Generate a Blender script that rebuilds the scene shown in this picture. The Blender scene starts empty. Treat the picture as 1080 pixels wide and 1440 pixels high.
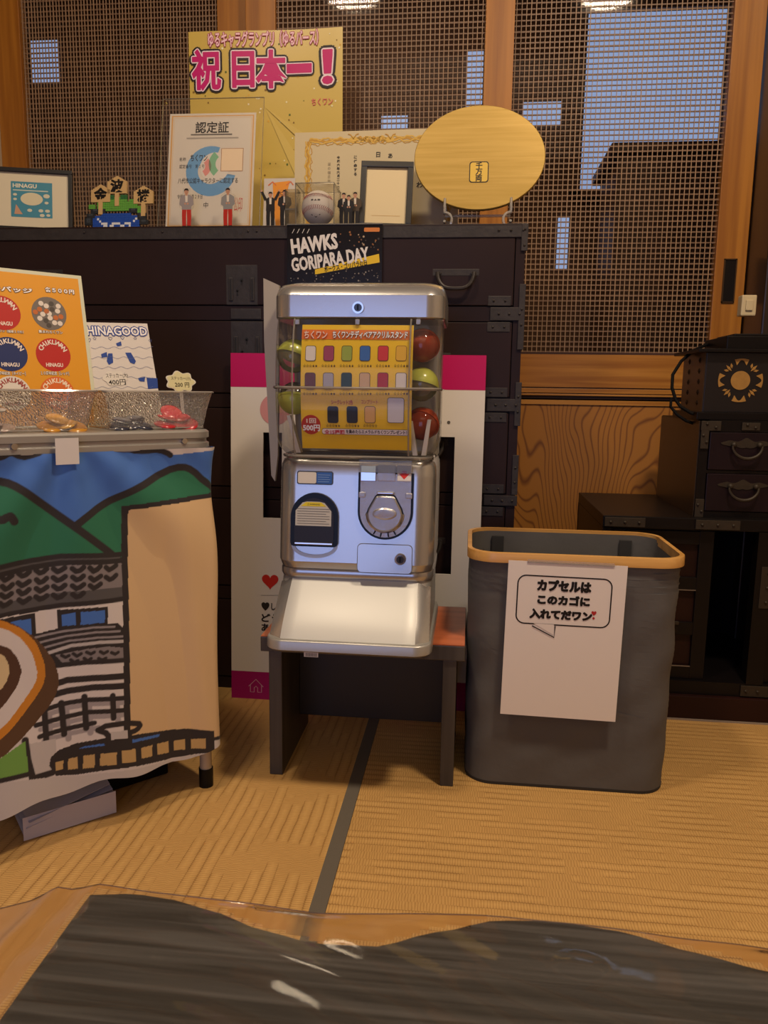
import bpy, bmesh, math, random
import numpy as np
from mathutils import Vector, Matrix, Euler

random.seed(7)
R = math.radians
SC = bpy.context.scene
COL = SC.collection

# ------------------------------------------------------------------ camera
F_PX = 1090.0
CAM_H = 0.70
yaw, pit, rol = R(6.2), R(8.9), R(0.84)
_f = Vector((-math.sin(yaw) * math.cos(pit), math.cos(yaw) * math.cos(pit), -math.sin(pit)))
_r0 = Vector((math.cos(yaw), math.sin(yaw), 0))
_u0 = _r0.cross(_f)
_r = _r0 * math.cos(rol) + _u0 * math.sin(rol)
_u = _r.cross(_f)
CAM = Vector((0, 0, CAM_H))
cd = bpy.data.cameras.new('camera')
cam = bpy.data.objects.new('camera', cd)
COL.objects.link(cam)
cam.matrix_world = Matrix(((_r.x, _u.x, -_f.x, 0), (_r.y, _u.y, -_f.y, 0), (_r.z, _u.z, -_f.z, CAM_H), (0, 0, 0, 1)))
cd.sensor_fit = 'VERTICAL'
cd.sensor_height = 36.0
cd.lens = F_PX / 1440.0 * 36.0
cd.clip_start = 0.02
cd.dof.use_dof = True
cd.dof.focus_distance = 1.42
cd.dof.aperture_fstop = 22.0
SC.camera = cam

# ------------------------------------------------------------------ world, lights, exposure
SC.view_settings.view_transform = 'Standard'
SC.view_settings.look = 'None'
SC.view_settings.gamma = 1.0
SC.view_settings.use_curve_mapping = False
SC.view_settings.exposure = -0.28
w = bpy.data.worlds.new('sky')
SC.world = w
w.use_nodes = True
w.node_tree.nodes['Background'].inputs[0].default_value = (0.45, 0.6, 1.0, 1)
w.node_tree.nodes['Background'].inputs[1].default_value = 0.6


def area(name, loc, rot, sx, sy, power, color, shape='RECTANGLE'):
    l = bpy.data.lights.new(name, 'AREA')
    l.shape = shape
    l.size = sx
    if shape == 'RECTANGLE':
        l.size_y = sy
    l.energy = power
    l.color = color
    o = bpy.data.objects.new(name, l)
    COL.objects.link(o)
    o.location = loc
    o.rotation_euler = rot
    return o


WARM = (1.0, 0.795, 0.575)
area('ceiling_lamp_right', (0.52, 0.72, 2.34), (0, 0, 0), 0.22, 0.22, 34.0, WARM, 'DISK')
area('ceiling_lamp_left', (-0.55, 0.72, 2.34), (0, 0, 0), 0.22, 0.22, 18.5, WARM, 'DISK')
area('rear_fill', (0.15, -0.50, 2.36), (R(8), 0, 0), 1.7, 1.7, 9.5, WARM, 'DISK')  # broad soft fill added behind the camera, not a known lamp
# daylight through the glazed doors behind the camera
area('window_daylight', (-0.58, -1.28, 0.72), (R(90), 0, 0), 1.15, 1.25, 9.5, (0.40, 0.50, 1.0))
# daylight entering the corridor behind the screens
area('corridor_daylight', (0.80, 3.42, 1.95), (R(-90), 0, 0), 0.60, 0.55, 1.6, (0.55, 0.70, 1.0))
# unseen warm fill, added to brighten the corridor beyond the screens
area('corridor_fill', (-0.6, 2.75, 2.36), (0, 0, 0), 0.3, 0.3, 7.0, WARM, 'DISK')


def at(px, py, Y):
    """photo pixel -> point on the vertical plane at depth Y"""
    d = _f * F_PX + _r * (px - 540) - _u * (py - 720)
    return CAM + d * (Y / d.y)


def on(o, px, py):
    """photo pixel -> local (x, z) on the front plane (local y = 0) of a thing"""
    m = Matrix.LocRotScale(o.location, o.rotation_euler, None)
    i = m.inverted()
    d = i.to_3x3() @ (_f * F_PX + _r * (px - 540) - _u * (py - 720))
    c = i @ CAM
    p = c + d * (-c.y / d.y)
    return p.x, p.z


# ------------------------------------------------------------------ materials
def lin(c):
    if isinstance(c, str):
        c = tuple(int(c[i:i + 2], 16) for i in (0, 2, 4))
    return tuple(((v / 255) / 12.92 if v / 255 <= 0.04045 else ((v / 255 + 0.055) / 1.055) ** 2.4) for v in c) + (1.0,)


MATS = {}


def bsdf(m):
    return m.node_tree.nodes['Principled BSDF']


def mat(name, col='808080', rough=0.5, metal=0.0, spec=0.5, coat=0.0, coat_r=0.1, bump=None, vary=None):
    """bump=(scale, strength, stretch xyz) noise relief; vary=(scale, amount) slow tone variation"""
    if name in MATS:
        return MATS[name]
    m = bpy.data.materials.new(name)
    m.use_nodes = True
    b = bsdf(m)
    nt = m.node_tree
    b.inputs['Base Color'].default_value = lin(col)
    b.inputs['Roughness'].default_value = rough
    b.inputs['Metallic'].default_value = metal
    b.inputs['Specular IOR Level'].default_value = spec
    b.inputs['Coat Weight'].default_value = coat
    b.inputs['Coat Roughness'].default_value = coat_r
    tc = None
    if bump or vary:
        tc = nt.nodes.new('ShaderNodeTexCoord')
    if vary:
        n = nt.nodes.new('ShaderNodeTexNoise')
        n.inputs['Scale'].default_value = vary[0]
        n.inputs['Detail'].default_value = 5
        nt.links.new(tc.outputs['Object'], n.inputs['Vector'])
        mx = nt.nodes.new('ShaderNodeMix')
        mx.data_type = 'RGBA'
        c = lin(col)
        a = vary[1]
        mx.inputs[6].default_value = tuple(v * (1 - a) for v in c[:3]) + (1,)
        mx.inputs[7].default_value = tuple(min(1, v * (1 + a)) for v in c[:3]) + (1,)
        nt.links.new(n.outputs['Fac'], mx.inputs[0])
        nt.links.new(mx.outputs[2], b.inputs['Base Color'])
    if bump:
        mp = nt.nodes.new('ShaderNodeMapping')
        mp.inputs['Scale'].default_value = bump[2] if len(bump) > 2 else (1, 1, 1)
        n = nt.nodes.new('ShaderNodeTexNoise')
        n.inputs['Scale'].default_value = bump[0]
        n.inputs['Detail'].default_value = 4
        bp = nt.nodes.new('ShaderNodeBump')
        bp.inputs['Strength'].default_value = bump[1]
        bp.inputs['Distance'].default_value = 0.002
        nt.links.new(tc.outputs['Object'], mp.inputs['Vector'])
        nt.links.new(mp.outputs[0], n.inputs['Vector'])
        nt.links.new(n.outputs['Fac'], bp.inputs['Height'])
        nt.links.new(bp.outputs[0], b.inputs['Normal'])
    MATS[name] = m
    return m


def pm(col):
    """flat print ink"""
    return mat('ink_' + col, col, 0.45, spec=0.35)


def clear(name, tint='ffffff', refl=1.0, rough=0.03, diffuse=0.0, dcol='ffffff', ior=1.45, bump=None):
    """thin clear plastic or glass: straight-through plus a fresnel reflection, optional haze"""
    if name in MATS:
        return MATS[name]
    m = bpy.data.materials.new(name)
    m.use_nodes = True
    nt = m.node_tree
    nt.nodes.clear()
    out = nt.nodes.new('ShaderNodeOutputMaterial')
    tr = nt.nodes.new('ShaderNodeBsdfTransparent')
    tr.inputs[0].default_value = lin(tint)
    gl = nt.nodes.new('ShaderNodeBsdfGlossy')
    gl.inputs['Roughness'].default_value = rough
    fr = nt.nodes.new('ShaderNodeFresnel')
    fr.inputs['IOR'].default_value = ior
    mul = nt.nodes.new('ShaderNodeMath')
    mul.operation = 'MULTIPLY'
    mul.inputs[1].default_value = refl
    nt.links.new(fr.outputs[0], mul.inputs[0])
    base = tr
    if diffuse:
        df = nt.nodes.new('ShaderNodeBsdfDiffuse')
        df.inputs[0].default_value = lin(dcol)
        m0 = nt.nodes.new('ShaderNodeMixShader')
        m0.inputs[0].default_value = diffuse
        nt.links.new(tr.outputs[0], m0.inputs[1])
        nt.links.new(df.outputs[0], m0.inputs[2])
        base = m0
    m1 = nt.nodes.new('ShaderNodeMixShader')
    nt.links.new(mul.outputs[0], m1.inputs[0])
    nt.links.new(base.outputs[0], m1.inputs[1])
    nt.links.new(gl.outputs[0], m1.inputs[2])
    if bump:
        tc = nt.nodes.new('ShaderNodeTexCoord')
        n = nt.nodes.new('ShaderNodeTexVoronoi' if bump[0] == 'v' else 'ShaderNodeTexNoise')
        n.inputs['Scale'].default_value = bump[1]
        bp = nt.nodes.new('ShaderNodeBump')
        bp.inputs['Strength'].default_value = bump[2]
        bp.inputs['Distance'].default_value = 0.003
        nt.links.new(tc.outputs['Object'], n.inputs['Vector'])
        nt.links.new(n.outputs[0], bp.inputs['Height'])
        nt.links.new(bp.outputs[0], gl.inputs['Normal'])
        nt.links.new(bp.outputs[0], fr.inputs['Normal'])
    nt.links.new(m1.outputs[0], out.inputs[0])
    MATS[name] = m
    return m


def wood(name, c1, c2, axis='Z', scale=1.0, rough=0.45, coat=0.0, lines=(0.35, 0.65), dist=2.0, bump=0.15):
    """straight grain: noise stretched along an axis"""
    if name in MATS:
        return MATS[name]
    m = bpy.data.materials.new(name)
    m.use_nodes = True
    nt = m.node_tree
    b = bsdf(m)
    tc = nt.nodes.new('ShaderNodeTexCoord')
    mp = nt.nodes.new('ShaderNodeMapping')
    s = {'X': (2.0, 60, 60), 'Y': (60, 2.0, 60), 'Z': (60, 60, 2.0)}[axis]
    mp.inputs['Scale'].default_value = tuple(v * scale for v in s)
    n = nt.nodes.new('ShaderNodeTexNoise')
    n.inputs['Scale'].default_value = 1.0
    n.inputs['Detail'].default_value = 6
    n.inputs['Distortion'].default_value = 0.4
    cr = nt.nodes.new('ShaderNodeValToRGB')
    cr.color_ramp.elements[0].position = lines[0]
    cr.color_ramp.elements[1].position = lines[1]
    cr.color_ramp.elements[0].color = lin(c1)
    cr.color_ramp.elements[1].color = lin(c2)
    bp = nt.nodes.new('ShaderNodeBump')
    bp.inputs['Strength'].default_value = bump
    bp.inputs['Distance'].default_value = 0.001
    L = nt.links.new
    L(tc.outputs['Object'], mp.inputs['Vector'])
    L(mp.outputs[0], n.inputs['Vector'])
    L(n.outputs['Fac'], cr.inputs[0])
    L(cr.outputs[0], b.inputs['Base Color'])
    L(n.outputs['Fac'], bp.inputs['Height'])
    L(bp.outputs[0], b.inputs['Normal'])
    b.inputs['Roughness'].default_value = rough
    b.inputs['Coat Weight'].default_value = coat
    b.inputs['Coat Roughness'].default_value = 0.15
    MATS[name] = m
    return m


def figured_wood(name, c1, c2):
    """flat-sawn board with bold cathedral figure"""
    m = bpy.data.materials.new(name)
    m.use_nodes = True
    nt = m.node_tree
    b = bsdf(m)
    L = nt.links.new
    tc = nt.nodes.new('ShaderNodeTexCoord')
    mp = nt.nodes.new('ShaderNodeMapping')
    mp.inputs['Scale'].default_value = (1.0, 1.0, 0.42)
    n = nt.nodes.new('ShaderNodeTexNoise')
    n.inputs['Scale'].default_value = 4.2
    n.inputs['Detail'].default_value = 2.5
    n.inputs['Roughness'].default_value = 0.42
    L(tc.outputs['Object'], mp.inputs['Vector'])
    L(mp.outputs[0], n.inputs['Vector'])
    sep = nt.nodes.new('ShaderNodeSeparateXYZ')
    L(tc.outputs['Object'], sep.inputs[0])
    a = nt.nodes.new('ShaderNodeMath'); a.operation = 'MULTIPLY'; a.inputs[1].default_value = 30.0
    L(n.outputs['Fac'], a.inputs[0])
    x = nt.nodes.new('ShaderNodeMath'); x.operation = 'MULTIPLY'; x.inputs[1].default_value = 62.0
    L(sep.outputs['X'], x.inputs[0])
    s = nt.nodes.new('ShaderNodeMath'); s.operation = 'ADD'
    L(a.outputs[0], s.inputs[0]); L(x.outputs[0], s.inputs[1])
    fr = nt.nodes.new('ShaderNodeMath'); fr.operation = 'FRACT'
    L(s.outputs[0], fr.inputs[0])
    cr = nt.nodes.new('ShaderNodeValToRGB')
    e = cr.color_ramp.elements
    e[0].position = 0.0; e[0].color = lin(c1)
    e[1].position = 0.16; e[1].color = lin(c2)
    k = e.new(0.80); k.color = lin(c2)
    k = e.new(0.98); k.color = lin(c1)
    L(fr.outputs[0], cr.inputs[0])
    L(cr.outputs[0], b.inputs['Base Color'])
    b.inputs['Roughness'].default_value = 0.5
    MATS[name] = m
    return m


def tatami(name, rot):
    """woven rush: fine strands across, ribs along, blocks of longer floats"""
    m = bpy.data.materials.new(name)
    m.use_nodes = True
    nt = m.node_tree
    b = bsdf(m)
    L = nt.links.new
    tc = nt.nodes.new('ShaderNodeTexCoord')
    mp = nt.nodes.new('ShaderNodeMapping')
    mp.inputs['Rotation'].default_value = (0, 0, rot)
    L(tc.outputs['Object'], mp.inputs['Vector'])

    def math_(op, a=None, b=None, va=None, vb=None):
        n = nt.nodes.new('ShaderNodeMath')
        n.operation = op
        if a is not None:
            L(a, n.inputs[0])
        if va is not None:
            n.inputs[0].default_value = va
        if b is not None:
            L(b, n.inputs[1])
        if vb is not None:
            n.inputs[1].default_value = vb
        return n.outputs[0]

    def noise(scale, stretch, detail=3, rough=0.5):
        m2 = nt.nodes.new('ShaderNodeMapping')
        m2.inputs['Scale'].default_value = stretch
        L(mp.outputs[0], m2.inputs['Vector'])
        n = nt.nodes.new('ShaderNodeTexNoise')
        n.inputs['Scale'].default_value = scale
        n.inputs['Detail'].default_value = detail
        n.inputs['Roughness'].default_value = rough
        L(m2.outputs[0], n.inputs['Vector'])
        return n.outputs['Fac']

    def ramp(src, stops):
        c = nt.nodes.new('ShaderNodeValToRGB')
        e = c.color_ramp.elements
        e[0].position, e[0].color = stops[0][0], (stops[0][1],) * 3 + (1,)
        e[1].position, e[1].color = stops[-1][0], (stops[-1][1],) * 3 + (1,)
        for p_, v_ in stops[1:-1]:
            k = e.new(p_)
            k.color = (v_, v_, v_, 1)
        L(src, c.inputs[0])
        return c.outputs[0]
    sep = nt.nodes.new('ShaderNodeSeparateXYZ')
    L(mp.outputs[0], sep.inputs[0])
    wob = math_('MULTIPLY', noise(9, (1, 1, 1), 2), vb=0.35)
    row = math_('ADD', math_('MULTIPLY', sep.outputs['Y'], vb=1 / 0.0185), wob)
    # each row of weave: dark edge, swelling in the middle
    prof = ramp(math_('FRACT', row), [(0.0, 0.30), (0.12, 0.78), (0.5, 1.0), (0.9, 0.78), (1.0, 0.30)])
    # patches where the rows stand out, cut off in blocks along each row
    rowid = math_('FLOOR', row)
    cmb = nt.nodes.new('ShaderNodeCombineXYZ')
    L(math_('MULTIPLY', sep.outputs['X'], vb=9.0), cmb.inputs[0])
    L(math_('MULTIPLY', rowid, vb=0.37), cmb.inputs[1])
    pn_ = nt.nodes.new('ShaderNodeTexNoise')
    pn_.inputs['Scale'].default_value = 1.0
    pn_.inputs['Detail'].default_value = 3
    L(cmb.outputs[0], pn_.inputs['Vector'])
    patch = ramp(pn_.outputs['Fac'], [(0.46, 0.0), (0.50, 1.0)])
    # strands across the rows, jittered from row to row
    jit = math_('MULTIPLY', rowid, vb=0.413)
    st_ = math_('ADD', math_('MULTIPLY', sep.outputs['X'], vb=1 / 0.0042), jit)
    st_ = math_('ADD', st_, math_('MULTIPLY', noise(60, (1, 0.3, 1), 2), vb=1.2))
    strand = ramp(math_('FRACT', st_), [(0.0, 0.2), (0.3, 1.0), (0.7, 1.0), (1.0, 0.2)])
    fib = noise(1.0, (900, 60, 1), 2, 0.6)
    big = noise(4.0, (1, 1, 1), 4)
    pr2 = nt.nodes.new('ShaderNodeMix'); pr2.data_type = 'FLOAT'
    L(patch, pr2.inputs[0])
    pr2.inputs[2].default_value = 0.80
    L(prof, pr2.inputs[3])
    hgt = math_('ADD', math_('MULTIPLY', pr2.outputs[0], vb=0.55), math_('MULTIPLY', strand, vb=0.30))
    hgt = math_('ADD', hgt, math_('MULTIPLY', fib, vb=0.30))
    cr = nt.nodes.new('ShaderNodeValToRGB')
    e = cr.color_ramp.elements
    e[0].position = 0.40; e[0].color = lin('7c5a30')
    e[1].position = 1.0; e[1].color = lin('cfa566')
    k = e.new(0.72); k.color = lin('b48a50')
    L(hgt, cr.inputs[0])
    mx = nt.nodes.new('ShaderNodeMix'); mx.data_type = 'RGBA'; mx.blend_type = 'MULTIPLY'
    mx.inputs[0].default_value = 1.0
    L(cr.outputs[0], mx.inputs[6])
    L(ramp(big, [(0.3, 0.86), (0.7, 1.0)]), mx.inputs[7])
    L(mx.outputs[2], b.inputs['Base Color'])
    bp = nt.nodes.new('ShaderNodeBump')
    bp.inputs['Strength'].default_value = 0.5
    bp.inputs['Distance'].default_value = 0.0018
    L(hgt, bp.inputs['Height'])
    L(bp.outputs[0], b.inputs['Normal'])
    b.inputs['Roughness'].default_value = 0.5
    b.inputs['Specular IOR Level'].default_value = 0.3
    return m


# ------------------------------------------------------------------ mesh builder
class MB:
    def __init__(s):
        s.v, s.f, s.m = [], [], []

    def add(s, vs, fs, mi=0):
        o = len(s.v)
        s.v += [tuple(v) for v in vs]
        s.f += [tuple(i + o for i in f) for f in fs]
        s.m += [mi] * len(fs)
        return s

    def box(s, x0, x1, y0, y1, z0, z1, mi=0, bev=0.0):
        if bev:
            bm = bmesh.new()
            bmesh.ops.create_cube(bm, size=1)
            for v in bm.verts:
                v.co = Vector(((x0 + x1) / 2 + v.co.x * (x1 - x0), (y0 + y1) / 2 + v.co.y * (y1 - y0), (z0 + z1) / 2 + v.co.z * (z1 - z0)))
            bmesh.ops.bevel(bm, geom=bm.edges[:], offset=bev, segments=2, profile=0.6, affect='EDGES')
            s.bm(bm, mi)
            return s
        return s.add([(x0, y0, z0), (x1, y0, z0), (x1, y1, z0), (x0, y1, z0), (x0, y0, z1), (x1, y0, z1), (x1, y1, z1), (x0, y1, z1)],
                     [(0, 3, 2, 1), (4, 5, 6, 7), (0, 1, 5, 4), (1, 2, 6, 5), (2, 3, 7, 6), (3, 0, 4, 7)], mi)

    def bm(s, bm, mi=0):
        bm.verts.index_update()
        s.add([v.co[:] for v in bm.verts], [[v.index for v in f.verts] for f in bm.faces], mi)
        bm.free()
        return s

    def prism(s, pts, y0, y1, mi=0):
        """outline in local x,z extruded from y0 (front) to y1"""
        n = len(pts)
        vs = [(p[0], y0, p[1]) for p in pts] + [(p[0], y1, p[1]) for p in pts]
        fs = [tuple(range(n)), tuple(range(2 * n - 1, n - 1, -1))] + [(i, i + n, (i + 1) % n + n, (i + 1) % n) for i in range(n)]
        return s.add(vs, fs, mi)

    def slab(s, pts, z0, z1, mi=0):
        """outline in x,y extruded z0..z1"""
        n = len(pts)
        vs = [(p[0], p[1], z0) for p in pts] + [(p[0], p[1], z1) for p in pts]
        fs = [tuple(range(n - 1, -1, -1)), tuple(range(n, 2 * n))] + [(i, (i + 1) % n, (i + 1) % n + n, i + n) for i in range(n)]
        return s.add(vs, fs, mi)

    def loft(s, rings, mi=0, cap0=True, cap1=True, closed=True):
        n = len(rings[0])
        vs = [p for r in rings for p in r]
        fs = []
        for k in range(len(rings) - 1):
            for i in range(n if closed else n - 1):
                j = (i + 1) % n
                fs.append((k * n + i, k * n + j, (k + 1) * n + j, (k + 1) * n + i))
        if cap0:
            fs.append(tuple(range(n - 1, -1, -1)))
        if cap1:
            fs.append(tuple(range((len(rings) - 1) * n, len(rings) * n)))
        return s.add(vs, fs, mi)

    def tube(s, pts, r, n=8, mi=0, cyclic=False):
        pts = [Vector(p) for p in pts]
        rs = r if isinstance(r, (list, tuple)) else [r] * len(pts)
        rings = []
        prev = None
        for i, p in enumerate(pts):
            a = pts[i - 1] if (i or cyclic) else p
            b = pts[(i + 1) % len(pts)] if (i < len(pts) - 1 or cyclic) else p
            t = (b - a).normalized()
            if prev is None:
                x = t.orthogonal().normalized()
            else:
                x = (prev - t * prev.dot(t)).normalized()
            prev = x
            y = t.cross(x)
            rings.append([p + (x * math.cos(2 * math.pi * k / n) + y * math.sin(2 * math.pi * k / n)) * rs[i] for k in range(n)])
        if cyclic:
            rings.append(rings[0])
        return s.loft(rings, mi, not cyclic, not cyclic)

    def cyl(s, c, r, h, axis='Z', n=20, mi=0, r2=None):
        r2 = r if r2 is None else r2
        rings = []
        for rr, t in ((r, 0), (r2, h)):
            ring = []
            for k in range(n):
                a = 2 * math.pi * k / n
                ca, sa = rr * math.cos(a), rr * math.sin(a)
                ring.append({'Z': (c[0] + ca, c[1] + sa, c[2] + t), 'Y': (c[0] + ca, c[1] + t, c[2] + sa), 'X': (c[0] + t, c[1] + ca, c[2] + sa)}[axis])
            rings.append(ring)
        return s.loft(rings, mi)

    def sphere(s, c, r, seg=24, rg=14, mi=0, sz=1.0, sy=1.0, z0=-1.0, z1=1.0):
        rings = []
        a0, a1 = math.asin(z0), math.asin(z1)
        for i in range(rg + 1):
            a = a0 + (a1 - a0) * i / rg
            rings.append([(c[0] + r * math.cos(a) * math.cos(2 * math.pi * k / seg), c[1] + sy * r * math.cos(a) * math.sin(2 * math.pi * k / seg), c[2] + sz * r * math.sin(a)) for k in range(seg)])
        return s.loft(rings, mi)

    def build(s, name, mats, parent=None, smooth=False, angle=40, kind=None, wn=False):
        me = bpy.data.meshes.new(name)
        me.from_pydata(s.v, [], s.f)
        if not isinstance(mats, (list, tuple)):
            mats = [mats]
        for m in mats:
            me.materials.append(m)
        me.polygons.foreach_set('material_index', s.m)
        bm = bmesh.new()
        bm.from_mesh(me)
        bmesh.ops.recalc_face_normals(bm, faces=bm.faces[:])
        if smooth:
            for f in bm.faces:
                f.smooth = True
            for e in bm.edges:
                if len(e.link_faces) == 2 and e.calc_face_angle(0) > R(angle):
                    e.smooth = False
        bm.to_mesh(me)
        bm.free()
        me.update()
        o = bpy.data.objects.new(name, me)
        COL.objects.link(o)
        if parent:
            o.parent = parent
        if kind:
            o['kind'] = kind
        if wn:
            md = o.modifiers.new('weighted_normals', 'WEIGHTED_NORMAL')
            md.keep_sharp = True
            md.weight = 100
        return o


def rrect(x0, x1, y0, y1, r, n=5):
    pts = []
    for cx, cy, a0 in ((x1 - r, y0 + r, -90), (x1 - r, y1 - r, 0), (x0 + r, y1 - r, 90), (x0 + r, y0 + r, 180)):
        for k in range(n + 1):
            a = R(a0 + 90 * k / n)
            pts.append((cx + r * math.cos(a), cy + r * math.sin(a)))
    return pts


def ell(cx, cy, rx, ry, n=32, a0=0, a1=360):
    full = (a1 - a0) == 360
    return [(cx + rx * math.cos(R(a0 + (a1 - a0) * k / (n if full else n - 1))), cy + ry * math.sin(R(a0 + (a1 - a0) * k / (n if full else n - 1)))) for k in range(n)]


def thing(name, label, cat, loc=(0, 0, 0), rot=(0, 0, 0), group=None):
    o = bpy.data.objects.new(name, None)
    o.empty_display_size = 0.05
    COL.objects.link(o)
    o.location = loc
    o.rotation_euler = rot
    o['label'] = label
    o['category'] = cat
    if group:
        o['group'] = group
    return o


def struct(name, parent=None, loc=(0, 0, 0)):
    o = bpy.data.objects.new(name, None)
    o.empty_display_size = 0.05
    COL.objects.link(o)
    o.location = loc
    if parent:
        o.parent = parent
    else:
        o['kind'] = 'structure'
    return o


def tag(o, label, cat, group=None):
    o['label'] = label
    o['category'] = cat
    if group:
        o['group'] = group
    return o


# ------------------------------------------------------------------ flat print
_TXT = {}


def text_mesh(s, off):
    k = (s, off)
    if k not in _TXT:
        c = bpy.data.curves.new('glyphs', 'FONT')
        c.body = s
        c.size = 1
        c.offset = off
        c.resolution_u = 2
        o = bpy.data.objects.new('glyphs', c)
        me = bpy.data.meshes.new_from_object(o)
        _TXT[k] = ([(v.co.x, v.co.y) for v in me.vertices], [tuple(p.vertices) for p in me.polygons])
        bpy.data.objects.remove(o)
        bpy.data.curves.remove(c)
        bpy.data.meshes.remove(me)
    return _TXT[k]


class Print:
    EPS = 0.00022

    def __init__(s, mapf=None, h0=0.0003):
        s.v, s.f, s.m, s.mats = [], [], [], []
        s.mapf = mapf or (lambda u, v, h: (u, -h, v))
        s.h0 = h0

    def raw(s, pts, faces, col, layer):
        m = pm(col) if isinstance(col, str) else col
        if m not in s.mats:
            s.mats.append(m)
        mi = s.mats.index(m)
        o = len(s.v)
        h = s.h0 + layer * s.EPS
        s.v += [s.mapf(p[0], p[1], h) for p in pts]
        s.f += [tuple(i + o for i in f) for f in faces]
        s.m += [mi] * len(faces)

    def poly(s, pts, col, layer=0):
        a = sum(pts[i][0] * pts[(i + 1) % len(pts)][1] - pts[(i + 1) % len(pts)][0] * pts[i][1] for i in range(len(pts)))
        if a < 0:
            pts = pts[::-1]
        s.raw(pts, [tuple(range(len(pts)))], col, layer)

    def rect(s, x0, z0, x1, z1, col, layer=0, sub=1):
        x0, x1 = min(x0, x1), max(x0, x1)
        z0, z1 = min(z0, z1), max(z0, z1)
        for k in range(sub):
            a, b = z0 + (z1 - z0) * k / sub, z0 + (z1 - z0) * (k + 1) / sub
            s.poly([(x0, a), (x1, a), (x1, b), (x0, b)], col, layer)

    def rr(s, x0, z0, x1, z1, r, col, layer=0):
        s.poly(rrect(min(x0, x1), max(x0, x1), min(z0, z1), max(z0, z1), r), col, layer)

    def disc(s, cx, cz, rx, col, layer=0, rz=None, n=28):
        s.poly(ell(cx, cz, rx, rz or rx, n), col, layer)

    def stroke(s, pts, wd, col, layer=0, closed=False):
        n = len(pts)
        L, Rr = [], []
        for i in range(n):
            a = pts[i - 1] if (i or closed) else pts[i]
            b = pts[(i + 1) % n] if (i < n - 1 or closed) else pts[i]
            dx, dz = b[0] - a[0], b[1] - a[1]
            q = math.hypot(dx, dz) or 1
            nx, nz = -dz / q * wd / 2, dx / q * wd / 2
            L.append((pts[i][0] + nx, pts[i][1] + nz))
            Rr.append((pts[i][0] - nx, pts[i][1] - nz))
        fs = [(i + n, (i + 1) % n + n, (i + 1) % n, i) for i in range(n if closed else n - 1)]
        s.raw(L + Rr, fs, col, layer)

    def arcband(s, cx, cz, r0, r1, a0, a1, col, layer=0, n=24):
        s.poly(ell(cx, cz, r1, r1, n, a0, a1) + ell(cx, cz, r0, r0, n, a0, a1)[::-1], col, layer)

    def text(s, t, x0, z0, x1, z1, col, layer=2, bold=0.0, outline=(), rot=0.0, gap=None):
        """lettering stretched into the box; outline = [(em width, colour), ...] widest first"""
        x0, x1 = min(x0, x1), max(x0, x1)
        z0, z1 = min(z0, z1), max(z0, z1)
        v, _ = text_mesh(t, 0.0)
        if not v:
            return
        a0, a1 = min(p[0] for p in v), max(p[0] for p in v)
        b0, b1 = min(p[1] for p in v), max(p[1] for p in v)
        sx = (x1 - x0) / max(1e-6, a1 - a0)
        sz = (z1 - z0) / max(1e-6, b1 - b0)
        cx, cz = (x0 + x1) / 2, (z0 + z1) / 2
        c, sn = math.cos(rot), math.sin(rot)
        todo = [(o, cc) for o, cc in outline] + [(bold, col)]
        em = min(sx, sz)
        for k, (off, cc) in enumerate(todo):
            v, f = text_mesh(t, min(off, 0.02))
            rest = off - min(off, 0.02)
            n = 1 if rest <= 0 else (6 if rest < 0.05 else 12)
            for j in range(n):
                ox_ = rest * em * math.cos(2 * math.pi * j / n) if rest > 0 else 0.0
                oz_ = rest * em * math.sin(2 * math.pi * j / n) if rest > 0 else 0.0
                pts = []
                for p in v:
                    dx, dz = x0 + (p[0] - a0) * sx - cx + ox_, z0 + (p[1] - b0) * sz - cz + oz_
                    pts.append((cx + dx * c - dz * sn, cz + dx * sn + dz * c))
                s.raw(pts, f, cc, layer + k + j * 0.04)

    def vtext(s, t, x, ztop, ch, wd, col, layer=2, bold=0.0):
        """vertical Japanese column"""
        for i, q in enumerate(t):
            if q in ' 　':
                continue
            v, f = text_mesh(q, bold)
            if not v:
                continue
            a0, a1 = min(p[0] for p in v), max(p[0] for p in v)
            b0, b1 = min(p[1] for p in v), max(p[1] for p in v)
            k = wd / 0.92
            s.raw([(x + (p[0] - (a0 + a1) / 2) * k, ztop - (i + 0.5) * ch + (p[1] - (b0 + b1) / 2) * k) for p in v], f, col, layer)

    def arctext(s, t, cx, cz, r, a0, a1, size, col, layer=2, bold=0.02):
        for i, q in enumerate(t):
            a = R(a0 + (a1 - a0) * (i + 0.5) / len(t))
            v, f = text_mesh(q, bold)
            if not v:
                continue
            m0, m1 = min(p[0] for p in v), max(p[0] for p in v)
            b0, b1 = min(p[1] for p in v), max(p[1] for p in v)
            th = a - math.pi / 2
            if a1 > a0:
                th += math.pi
            c, sn = math.cos(th), math.sin(th)
            pts = []
            for p in v:
                dx, dz = (p[0] - (m0 + m1) / 2) * size, (p[1] - (b0 + b1) / 2) * size
                pts.append((cx + r * math.cos(a) + dx * c - dz * sn, cz + r * math.sin(a) + dx * sn + dz * c))
            s.raw(pts, f, col, layer)

    def build(s, name, parent):
        me = bpy.data.meshes.new(name)
        me.from_pydata(s.v, [], s.f)
        for m in s.mats:
            me.materials.append(m)
        me.polygons.foreach_set('material_index', s.m)
        me.update()
        o = bpy.data.objects.new(name, me)
        COL.objects.link(o)
        o.parent = parent
        return o

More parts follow.
